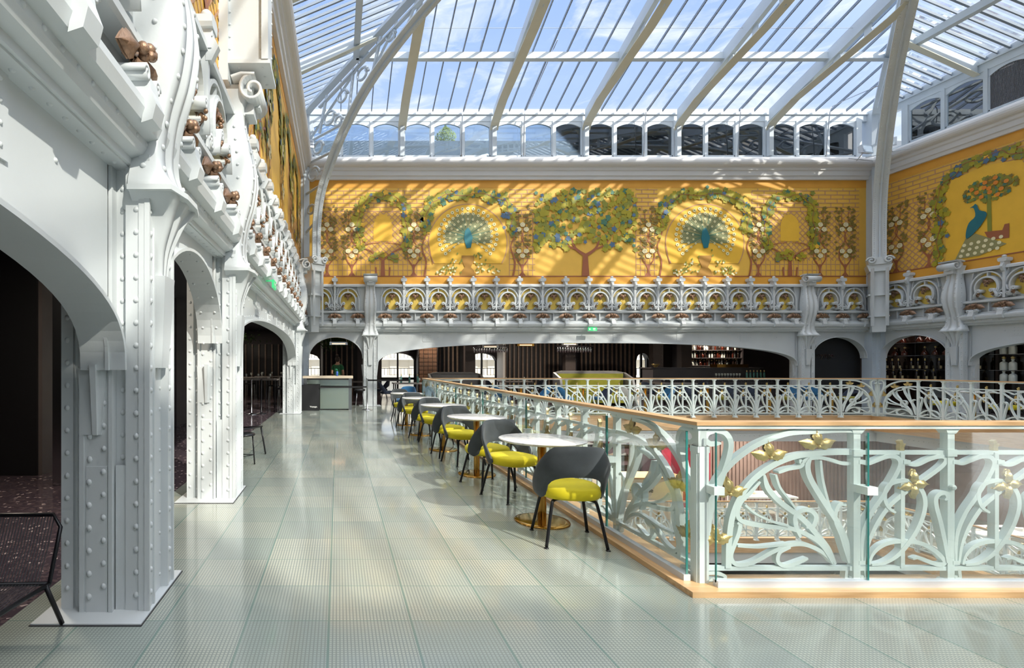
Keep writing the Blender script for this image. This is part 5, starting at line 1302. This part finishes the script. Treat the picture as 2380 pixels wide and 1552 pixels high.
for i, (x, y, z_, lab) in enumerate(((13.0, 16.0, .75, 'behind the far balustrade'), (15.8, 12.5, .75, 'on the right gallery'), (15.8, 9.6, .75, 'on the right gallery nearer the camera'))):
    r = empty('display_table', 'white display table with shoes on the level below, '+lab, 'table', (x, y, LZ)); m = MB(); m.box(-.8, .8, -.4, .4, z_-.05, z_); m.build('tabletop', 'soft_white', r)
    for sx in (-.75, .75):
        for sy in (-.35, .35): m = MB(); m.box(sx-.02, sx+.02, sy-.02, sy+.02, 0, z_-.05); m.build('leg', 'soft_white', r)
    for q in range(4):
        o = bpy.data.objects.new('shoe', SH[q % 3]); COL.objects.link(o); o.location = (x-.5+.33*q, y, LZ+z_+.012); o.rotation_euler = (0, 0, .5*q); tag(o, 'shoe on the white display table '+lab, 'shoe', 'shoes on the display table '+lab)
for i, (x, y, e) in enumerate(((5, 17, 190), (9.5, 17, 190), (13.5, 16, 190), (17, 12, 180), (17, 7, 120), (6, 19, 120), (0, 8, 60))):  # fill lights added under the gallery to brighten the shop level
    fill_downlight(x, y, -.44, e, 'round fill light added over the level below, %s' % ('left rear', 'centre rear', 'right rear', 'right side', 'right side near', 'over the shoe shelving', 'left side')[i], (1, .9, .82), .5)
# ground floor table with tennis-white top far below right is left as plain floor
# ---------------------------------------------------------------- chairs and tables
def shell_mesh(mt):
    m = MB(); m.s = True; NT, NZ = 26, 9; T = math.radians(88)
    def S_(t, z, off):
        zz = (z-.36); r = .245+.05*math.sin(min(1, zz/.3)*PI/2)-.03*max(0, (z-.62)/.2)+off
        return (r*math.sin(t)*1.0, -r*math.cos(t)*.98-.22*max(0, z-.5)+.03, z)
    out, inn = [], []
    for i in range(NT+1):
        t = -T+2*T*i/NT; a = abs(t)/T
        zt = .805-.02*(a*2)**2 if a < .45 else .789-.36*((a-.45)/.55)**1.5
        if a < .60: zl = .40+.165*math.sqrt(max(0, 1-(a/.60)**2.4))
        else: zl = .36+.04*max(0, 1-(a-.6)/.15)
        if a > .9: zl = .36+.03*(a-.9)/.1
        zt = max(zt, zl+.02)
        out.append([S_(t, zl+(zt-zl)*k/NZ, .012-(.010 if k in (0, NZ) else 0)) for k in range(NZ+1)]); inn.append([S_(t, zl+(zt-zl)*k/NZ, -.016+(.010 if k in (0, NZ) else 0)) for k in range(NZ+1)])
    m.grid(out); m.grid([list(reversed(r)) for r in inn])
    for k in (0, NZ): m.grid([[out[i][k], inn[i][k]] for i in range(NT+1)])
    m.grid([out[0], inn[0]]); m.grid([out[-1], inn[-1]])
    return m.mesh('backrest', mt)
def cushion_mesh(mt):
    m = MB(); m.s = True; prof = [(.0, .362), (.8, .362), (.93, .37), (1.0, .39), (1.01, .42), (.99, .445), (.93, .458), (.7, .470), (.35, .474), (0, .475)]; n = 28; rows = []
    for r_, z in prof:
        row = []
        for j in range(n+1):
            t = 2*PI*j/n; c, s = math.cos(t), math.sin(t); k = (abs(c)**2.6+abs(s)**2.6)**(-1/2.6); row.append((.235*r_*k*c, .245*r_*k*s+.03, z))
        rows.append(row)
    m.grid(rows); return m.mesh('seat', mt)
def cleg():
    ms = []
    for sx, sy in ((-1, -1), (1, -1), (-1, 1), (1, 1)):
        m = MB(); m.s = True; m.tube(catmull([(sx*.10, sy*.12+.02, .363), (sx*.15, sy*.15+.02, .355), (sx*.172, sy*.17+.02, .31), (sx*.225, sy*.225+.02, .012)], 5), .0125, 8)
        m.lathe([(.006, .012), (.018, .006), (.018, 0)], (sx*.226, sy*.227+.02), 10); ms.append(m.mesh('leg', 'black_metal'))
    return ms
LEGS = cleg(); SHC, SEC = {}, {}
def chair(x, y, rot, label, group, shell='charcoal_velvet', seat='yellow_velvet'):
    r = empty('cafe_chair', label, 'chair', (x, y, 0.0), rot, group)
    if shell not in SHC: SHC[shell] = shell_mesh(shell)
    if seat not in SEC: SEC[seat] = cushion_mesh(seat)
    add('backrest', SHC[shell], r); add('seat', SEC[seat], r)
    for l in LEGS: add('leg', l, r)
    return r
m = MB(); m.s = True; m.lathe([(.001, .722), (.34, .722), (.365, .733), (.378, .742), (.378, .746), (.37, .75), (.001, .75)], (0, 0), 48); TT = m.mesh('tabletop', 'marble')
m = MB(); m.s = True; m.lathe([(.001, .72), (.12, .72), (.12, .71), (.038, .705), (.038, .02)], (0, 0), 28, False); TS_ = m.mesh('stem', 'brass')
m = MB(); m.s = True; m.lathe([(.038, .022), (.2, .016), (.235, .012), (.24, .002), (.238, 0)], (0, 0), 40, False); TBs = m.mesh('base', 'brass')
def table(x, y, label, group):
    r = empty('cafe_table', label, 'table', (x, y, 0), random.Random(x*7+y).uniform(0, 6), group); add('tabletop', TT, r, 'white marble top'); add('stem', TS_, r); add('base', TBs, r)
TY = [(1.85, 4.72), (1.80, 6.75), (1.76, 8.7), (1.68, 10.55), (1.62, 12.3)]
for i, (x, y) in enumerate(TY):
    w = ('nearest', 'second nearest', 'third', 'fourth', 'farthest')[i]
    table(x, y, 'round white marble cafe table with brass stem, %s in the row' % w, 'cafe tables beside the balustrade')
    if i == 0: chair(1.86, 4.2, -.12, 'charcoal velvet chair with yellow seat in front of the nearest cafe table, back to camera', 'charcoal and yellow chairs beside the balustrade')
    else: chair(x-.02, y-.6, [0, .32, .1, .25, .2][i], 'charcoal chair with yellow seat on the near side of the %s cafe table' % w, 'charcoal and yellow chairs beside the balustrade')
    chair(x-.0, y+[.86, .78, .7, .7, .7][i], PI+[.35, .3, .35, .3, .3][i], 'charcoal chair with yellow seat on the far side of the %s cafe table' % w, 'charcoal and yellow chairs beside the balustrade')
chair(1.25, 5.05, -1.2, 'x', 'x') if False else None
chair(1.9, 14.6, 2.6, 'blue velvet chair at the far end of the cafe row', 'blue chairs', 'blue_velvet', 'blue_velvet')
gx = [3.6+1.85*i for i in range(7)]
for i, x in enumerate(gx):
    w = nth(i)+' from the left'
    table(x, 15.5, 'round white cafe table behind the far balustrade, %s' % w, 'cafe tables on the far gallery')
    cs = ('navy_velvet', 'blue_velvet', 'blue_velvet', 'white_vinyl', 'navy_velvet', 'navy_velvet', 'blue_velvet')[i]; cn = {'navy_velvet': 'dark navy', 'blue_velvet': 'blue', 'white_vinyl': 'cream white'}[cs]
    chair(x-.62, 15.4, -PI/2+.2, '%s chair left of the far gallery table, %s' % (cn, w), 'chairs on the far gallery', cs, cs); chair(x+.6, 15.6, PI/2-.2, 'blue chair right of the far gallery table, %s' % w, 'chairs on the far gallery', 'blue_velvet' if i % 2 else 'navy_velvet', 'olive_velvet' if i > 2 else 'blue_velvet')
for i, y in enumerate((12.9, 10.8, 8.7)):
    w = ('farthest', 'middle', 'nearest')[i]
    table(15.75, y, 'round cafe table on the right gallery, %s of three' % w, 'cafe tables on the right gallery')
    chair(15.75, y-.65, 0.1, 'charcoal chair with yellow seat before the %s right gallery table' % w, 'chairs on the right gallery'); chair(15.75, y+.68, PI-.1, 'charcoal chair with yellow seat beyond the %s right gallery table' % w, 'chairs on the right gallery')
# string lounge chairs
def string_chair(x, y, rz, label, s=1.0, seat_h=.36):
    r = empty('string_chair', label, 'chair', (x, y, 0), rz, 'black string lounge chairs'); r.scale = (s, s, s); w = .33
    zs = seat_h
    back = [(-w, -.30, zs-.02), (-w*.97, -.44, zs+.24), (-w*.8, -.475, zs+.30), (w*.8, -.475, zs+.30), (w*.97, -.44, zs+.24), (w, -.30, zs-.02)]
    m = MB(); m.s = True; m.tube(back, .012, 8); m.build('back_frame', 'black_metal', r)
    seat = [(-w, -.30, zs-.02), (-w, .30, zs+.04), (-w*.85, .34, zs+.05), (w*.85, .34, zs+.05), (w, .30, zs+.04), (w, -.30, zs-.02), (-w, -.30, zs-.02)]
    m = MB(); m.s = True; m.tube(seat, .012, 8); m.build('seat_frame', 'black_metal', r)
    m = MB(); n = 34
    for i in range(n):
        u = -w*.82+2*w*.82*i/(n-1); m.tube([(u, -.475, zs+.30), (u, -.40, zs+.14), (u, -.30, zs-.02)], .0035, 4, False)
    m.build('back_cords', 'cord_black', r)
    m = MB()
    for i in range(n):
        u = -w*.85+2*w*.85*i/(n-1); m.tube([(u, -.30, zs-.02), (u, 0, zs-.03), (u, .34, zs+.05)], .0035, 4, False)
    m.build('seat_cords', 'cord_black', r)
    for sx in (-1, 1):
        for y0, y1 in ((-.26, -.36), (.28, .34)):
            m = MB(); m.s = True; m.tube([(sx*w, y0, zs-.01+(.05 if y0 > 0 else 0)), (sx*(w+.04), y1, 0.005)], .013, 8); m.build('leg', 'black_metal', r)
    return r
string_chair(-1.86, 2.47, PI+.03, 'black string lounge chair at the left edge beside the nearest column', 1.0, .27)
string_chair(-1.62, 8.1, -PI/2-.5, 'black string chair standing between the two left wall bays', 1.0, .40)
r = empty('side_table', 'low round white side table beside the far string chair', 'table', (-1.62, 7.55, 0)); m = MB(); m.s = True; m.lathe([(.001, .44), (.2, .44), (.2, .47), (.001, .47)], (0, 0), 28); m.build('tabletop', 'soft_white', r)
m = MB(); m.s = True; m.lathe([(.015, 0), (.015, .44)], (0, 0), 10); m.lathe([(.16, 0), (.16, .01), (.001, .012)], (0, 0), 20); m.build('stem', 'black_metal', r)
r = empty('bar_stool', 'small dark round stool with three thin legs beside the far string chair', 'stool', (-1.32, 7.35, 0)); m = MB(); m.s = True; m.lathe([(.001, .42), (.15, .42), (.16, .435), (.15, .45), (.001, .45)], (0, 0), 24); m.build('seat', 'black_metal', r)
for k in range(3):
    a = 2*PI*k/3+.4; m = MB(); m.s = True; m.tube([(.12*math.cos(a), .12*math.sin(a), .42), (.15*math.cos(a), .15*math.sin(a), 0.004)], .01, 6); m.build('leg', 'black_metal', r)
m = MB(); m.s = True; m.tube([(.14*math.cos(2*PI*k/3+.4), .14*math.sin(2*PI*k/3+.4), .14) for k in range(4)], .006, 6); m.build('stretcher', 'black_metal', r)
# reception desk
r = empty('reception_desk', 'mirror-fronted reception desk in front of the left arch of the far wall', 'desk', (0, 16.35, 0))
m = MB(); m.box(-1.05, .42, .02, .6, .02, 1.0); m.build('body', 'grey_counter', r)
m = MB(); m.box(-.98, .36, .0, .02, .03, .94); m.build('mirror_front', 'mirror', r); m = MB(); m.box(-1.1, .48, -.05, .66, .99, 1.06); m.build('worktop', 'beige_counter', r); m = MB(); m.box(.34, .44, -.02, .62, 0, .99); m.box(-1.07, -.97, -.02, .62, 0, .99); m.build('side_panel', 'steel', r)
r = empty('pump_bottle', 'hand sanitiser bottle with green pump on the reception desk', 'bottle', (-.02, 16.5, 1.06)); m = MB(); m.s = True; m.lathe([(.035, 0), (.035, .13), (.015, .15)], (0, 0), 12); m.build('body', 'sanitizer_blue', r); m = MB(); m.s = True; m.tube([(0, 0, .15), (0, 0, .21), (-.06, 0, .21)], .01, 6); m.build('pump', 'pump_green', r)
# sign board with blank face
r = empty('sign_board', 'black freestanding sign board leaning by the reception desk', 'sign', (-.92, 16.05, 0)); m = MB(); m.box(-.36, .36, 0, .03, 0, .8); m.build('board', 'black_paint', r)
text('Voyage.', .075, (.06, -.002, .1), (PI/2, 0, 0), 'white_print', r)
def stanchion(x, y, label, col='steel'):
    r = empty('barrier_post', label, 'barrier post', (x, y, 0), 0, 'belt barrier posts'); m = MB(); m.s = True; m.lathe([(.17, 0), (.165, .015), (.05, .03), (.022, .06), (.022, .96), (.03, .965), (.03, 1.0), (.001, 1.0)], (0, 0), 20); m.build('post', col, r); return r
stanchion(.92, 16.3, 'steel belt barrier post in front of the far wall column'); stanchion(-2.45, 14.8, 'steel belt barrier post seen through the left wall arch'); stanchion(-2.2, 15.0, 'black belt barrier post beside the steel one in the left arch', 'black_metal')
for a, b, z, lb in (((.94, 16.3), (2.2, 16.0), .93, 'from the post towards the balustrade'), ((-.55, 16.0), (.9, 16.3), .72, 'low across the reception desk')):
    m = MB(); m.hexa([(a[0], a[1], z-.025), (b[0], b[1], z-.025), (b[0], b[1]+.004, z-.025), (a[0], a[1]+.004, z-.025), (a[0], a[1], z+.025), (b[0], b[1], z+.025), (b[0], b[1]+.004, z+.025), (a[0], a[1]+.004, z+.025)]); tag(m.build('barrier_belt', 'black_paint'), 'black barrier belt running '+lb, 'barrier belt')
# dining tables in the left lounge and behind the arches
def dining(x, y, w, d, h, label, n=3):
    r = empty('dining_table', label, 'table', (x, y, 0)); m = MB(); m.box(-w/2, w/2, -d/2, d/2, h-.04, h); m.build('tabletop', 'grey_leather', r)
    for sx in (-1, 1):
        for sy in (-1, 1): m = MB(); m.box(sx*(w/2-.06)-.02, sx*(w/2-.06)+.02, sy*(d/2-.06)-.02, sy*(d/2-.06)+.02, 0, h-.04); m.build('leg', 'black_metal', r)
    for k in range(n):
        o = bpy.data.objects.new('wine_glass', gme); COL.objects.link(o); o.location = (x-w*.3+w*.6*k/max(1, n-1), y, h); tag(o, 'wine glass standing on the '+label, 'glass', 'glasses on the '+label)
for i, (x, y) in enumerate(((-2.6, 17.0), (-3.2, 19.3), (-2.7, 21.3))):
    w = ('nearest', 'middle', 'farthest')[i]; dining(x, y, 1.3, .8, .95, 'high dining table in the left lounge, %s' % w)
    for s in (-1, 1):
        r = empty('bar_chair', 'dark high chair %s of the %s lounge dining table' % ('left' if s < 0 else 'right', w), 'chair', (x+s*.85, y, 0), -s*PI/2, 'high chairs in the left lounge')
        m = MB(); m.s = True; m.box(-.2, .2, -.2, .2, .62, .66); m.build('seat', 'black_metal', r); m = MB(); m.box(-.2, .2, .18, .2, .66, .95); m.build('backrest', 'grey_leather', r)
        for sx in (-1, 1):
            for sy in (-1, 1): m = MB(); m.tube([(sx*.17, sy*.17, .62), (sx*.2, sy*.2, 0)], .012, 6); m.build('leg', 'steel', r)
for i, (x, y) in enumerate(((2.6, 18.9), (7.0, 20.6), (.9, 20.6), (12.2, 18.9))):
    w = ('by the left window', 'below the middle window', 'behind the far column', 'beside the olive banquette')[i]; dining(x, y, 1.2, .75, .76, 'dining table in the restaurant '+w, 2)
    for s in (-1, 1): chair(x+s*.85, y, s*PI/2, 'dark dining chair %s of the table %s' % ('left' if s < 0 else 'right', w), 'dining chairs in the restaurant', 'navy_velvet', 'navy_velvet')
for i in range(3):
    bottle('wine', 'bottle_green', (2.3+.3*i, 18.9, .76), 'bottle on the dining table by the left window', 'bottles on the table by the left window')
r = empty('bar_stool', 'black round stool right of the reception desk', 'stool', (.72, 17.0, 0)); m = MB(); m.s = True; m.lathe([(.001, .56), (.17, .56), (.18, .6), (.16, .63), (.001, .63)], (0, 0), 20); m.build('seat', 'black_paint', r)
for k in range(4):
    a = PI/4+PI/2*k; m = MB(); m.s = True; m.tube([(.12*math.cos(a), .12*math.sin(a), .56), (.2*math.cos(a), .2*math.sin(a), 0.004)], .01, 6); m.build('leg', 'steel', r)
# ---------------------------------------------------------------- person behind the desk
def skinmesh(name, V, Ed, R, mt, parent, sub=2):
    me = bpy.data.meshes.new(name); me.from_pydata(V, Ed, []); o = bpy.data.objects.new(name, me); COL.objects.link(o); me.materials.append(MAT[mt]); o.parent = parent
    s = o.modifiers.new('skin', 'SKIN'); s.use_smooth_shade = True; 
    for i, r_ in enumerate(R):
        sv = me.skin_vertices[0].data[i]; sv.radius = r_ if isinstance(r_, tuple) else (r_, r_); sv.use_root = (i == 0)
    d = o.modifiers.new('sub', 'SUBSURF'); d.levels = d.render_levels = sub; return o
pr = empty('person', 'person in a green top with hair in a bun standing behind the reception desk', 'person', (-.0, 19.0, 0), PI-.35)
V = [(0, 0, .92), (0, 0, 1.1), (0, 0, 1.3), (0, 0, 1.4), (0, -.01, 1.47), (0, -.01, 1.55), (0, -.01, 1.63),
     (-.17, 0, 1.36), (-.22, .02, 1.1), (-.16, -.18, 1.02), (.17, 0, 1.36), (.22, .02, 1.1), (.16, -.18, 1.02), (-.09, 0, .85), (-.1, 0, .48), (-.1, .03, .08), (-.1, -.12, .04), (.09, 0, .85), (.1, 0, .48), (.1, .03, .08), (.1, -.12, .04)]
Ed = [(0, 1), (1, 2), (2, 3), (3, 4), (4, 5), (5, 6), (3, 7), (7, 8), (8, 9), (3, 10), (10, 11), (11, 12), (0, 13), (13, 14), (14, 15), (15, 16), (0, 17), (17, 18), (18, 19), (19, 20)]
Rr = [(.15, .11), (.13, .1), (.16, .11), (.1, .08), .05, (.08, .09), (.075, .09), .055, .042, .03, .055, .042, .03, .085, .055, .04, .03, .085, .055, .04, .03]
skinmesh('body', V, Ed, Rr, 'skin', pr)
skinmesh('top', [(0, 0, .9), (0, 0, 1.1), (0, 0, 1.3), (0, 0, 1.4), (-.17, 0, 1.36), (-.2, .01, 1.2), (.17, 0, 1.36), (.2, .01, 1.2)], [(0, 1), (1, 2), (2, 3), (3, 4), (4, 5), (3, 6), (6, 7)], [(.165, .125), (.145, .115), (.175, .125), (.09, .08), .065, .06, .065, .06], 'green_cloth', pr)
skinmesh('trousers', [(0, 0, .95), (-.09, 0, .85), (-.1, 0, .48), (-.1, .03, .1), (.09, 0, .85), (.1, 0, .48), (.1, .03, .1)], [(0, 1), (1, 2), (2, 3), (0, 4), (4, 5), (5, 6)], [(.165, .12), .1, .07, .055, .1, .07, .055], 'dark_cloth', pr)
m = MB(); m.s = True; m.ball((0, .028, 1.615), .098, 14, 9, (.95, .98, 1.1)); m.ball((0, .06, 1.75), .05, 10, 7); m.build('hair', 'hair', pr)
m = MB(); m.s = True; m.ball((0, -.105, 1.58), .016, 6, 5, (.7, 1.2, 1.2)); m.build('nose', 'skin', pr)
for s in (-1, 1):
    m = MB(); m.s = True; m.ball((s*.032, -.088, 1.61), .011, 6, 5); m.build('eye', 'white_print', pr); m = MB(); m.s = True; m.ball((s*.083, 0, 1.59), .022, 6, 5, (.5, .8, 1.2)); m.build('ear', 'skin', pr)
m = MB(); m.s = True; m.ball((0, -.088, 1.545), .022, 8, 5, (1.1, .4, .35)); m.build('mouth', 'bronze', pr)
for i in range(1):
    for s in (-1, 1):
        m = MB(); m.s = True
        for k in range(5): m.tube([(s*.16+(k-2)*.014, -.2, 1.02), (s*.155+(k-2)*.016, -.25-.01*(2-abs(k-2)), 1.01)], .007, 5)
        m.build('fingers', 'skin', pr)
# ---------------------------------------------------------------- small fittings
def exit_sign(wall, u, z, lab):
    r = empty('exit_sign', lab, 'sign', wp(wall, u, -.24, z), wr(wall)); m = MB(); m.box(-.15, .15, -.015, .015, -.06, .06); m.box(-.01, .01, .0, .12, .05, .07); m.build('body', 'exit_green', r)
    m = MB(); m.poly([(-.1+.03*math.cos(t), -.017, .0+.03*math.sin(t)) for t in [PI/4*k for k in range(8)]]); m.poly([(-.0, -.017, .01), (.05, -.017, .045), (.05, -.017, -.025)]); m.box(.05, .1, -.017, -.016, -.005, .03); m.box(.02, .1, -.017, -.016, -.04, -.03); m.build('pictogram', 'white_print', r)
exit_sign('back', (1377-VX)/F*17.66, 2.62, 'small green exit sign hanging under the far frieze'); exit_sign('left', 7.85, 2.62, 'small green exit sign under the left wall frieze')
def flood(x, y, Y, lab, tx):
    X, Z = px(x, y, Y); r = empty('floodlight', lab, 'lamp', (X, Y, Z), tx, 'floodlights on the corner posts'); m = MB()
    m.hexa([(-.22, -.1, -.15), (.22, -.1, -.15), (.2, .05, -.12), (-.2, .05, -.12), (-.22, -.06, .12), (.22, -.06, .12), (.2, .07, .1), (-.2, .07, .1)]); m.build('housing', 'aluminium', r)
    m = MB(); m.hexa([(-.18, -.104, -.12), (.18, -.104, -.12), (.18, -.1, -.12), (-.18, -.1, -.12), (-.18, -.068, .09), (.18, -.068, .09), (.18, -.06, .09), (-.18, -.06, .09)]); m.build('lens', 'pearl_print', r)
    m = MB(); m.tube([(0, .05, -.1), (.1, .3, -.25)], .015, 6); m.box(-.5, .5, .1, .13, -.3, -.28); m.build('bracket', 'aluminium', r)
flood(713, 333, 17.2, 'small floodlight on the left corner post under the clerestory', .4); flood(2010, 347, 17.0, 'silver floodlight on the right corner post under the clerestory', .2); flood(2062, 332, 16.6, 'dark floodlight behind the right corner rib', -.9)
# window opener rods
for i, (x0, y0, x1, y1) in enumerate(((1122, 92, 1075, 268), (1296, 92, 1220, 265), (1625, 90, 1502, 262), (1870, 92, 1722, 262), (2040, 200, 1930, 262))):
    A_ = px(x1, y1, 17.6); t = 2.3; B_ = px(x0, y0, 17.7-t); m = MB(); m.s = True; m.tube(catmull([(A_[0], 17.75, A_[1]-1.5), (A_[0], 17.62, A_[1]), (A_[0]+.05, 17.4, A_[1]+.2), (B_[0], 17.7-t, B_[1])], 4), .014, 6)
    tag(m.build('opener_rod', 'steel'), 'thin metal window opener rod below the far roof glass, %s from left' % nth(i), 'rod', 'window opener rods')
m = MB(); m.tube([(1.0, 14.9, 11.04), (16.2, 14.9, 11.04)], .006, 5); tag(m.build('steel_cable', 'steel'), 'thin steel cable stretched under the roof glass', 'cable')
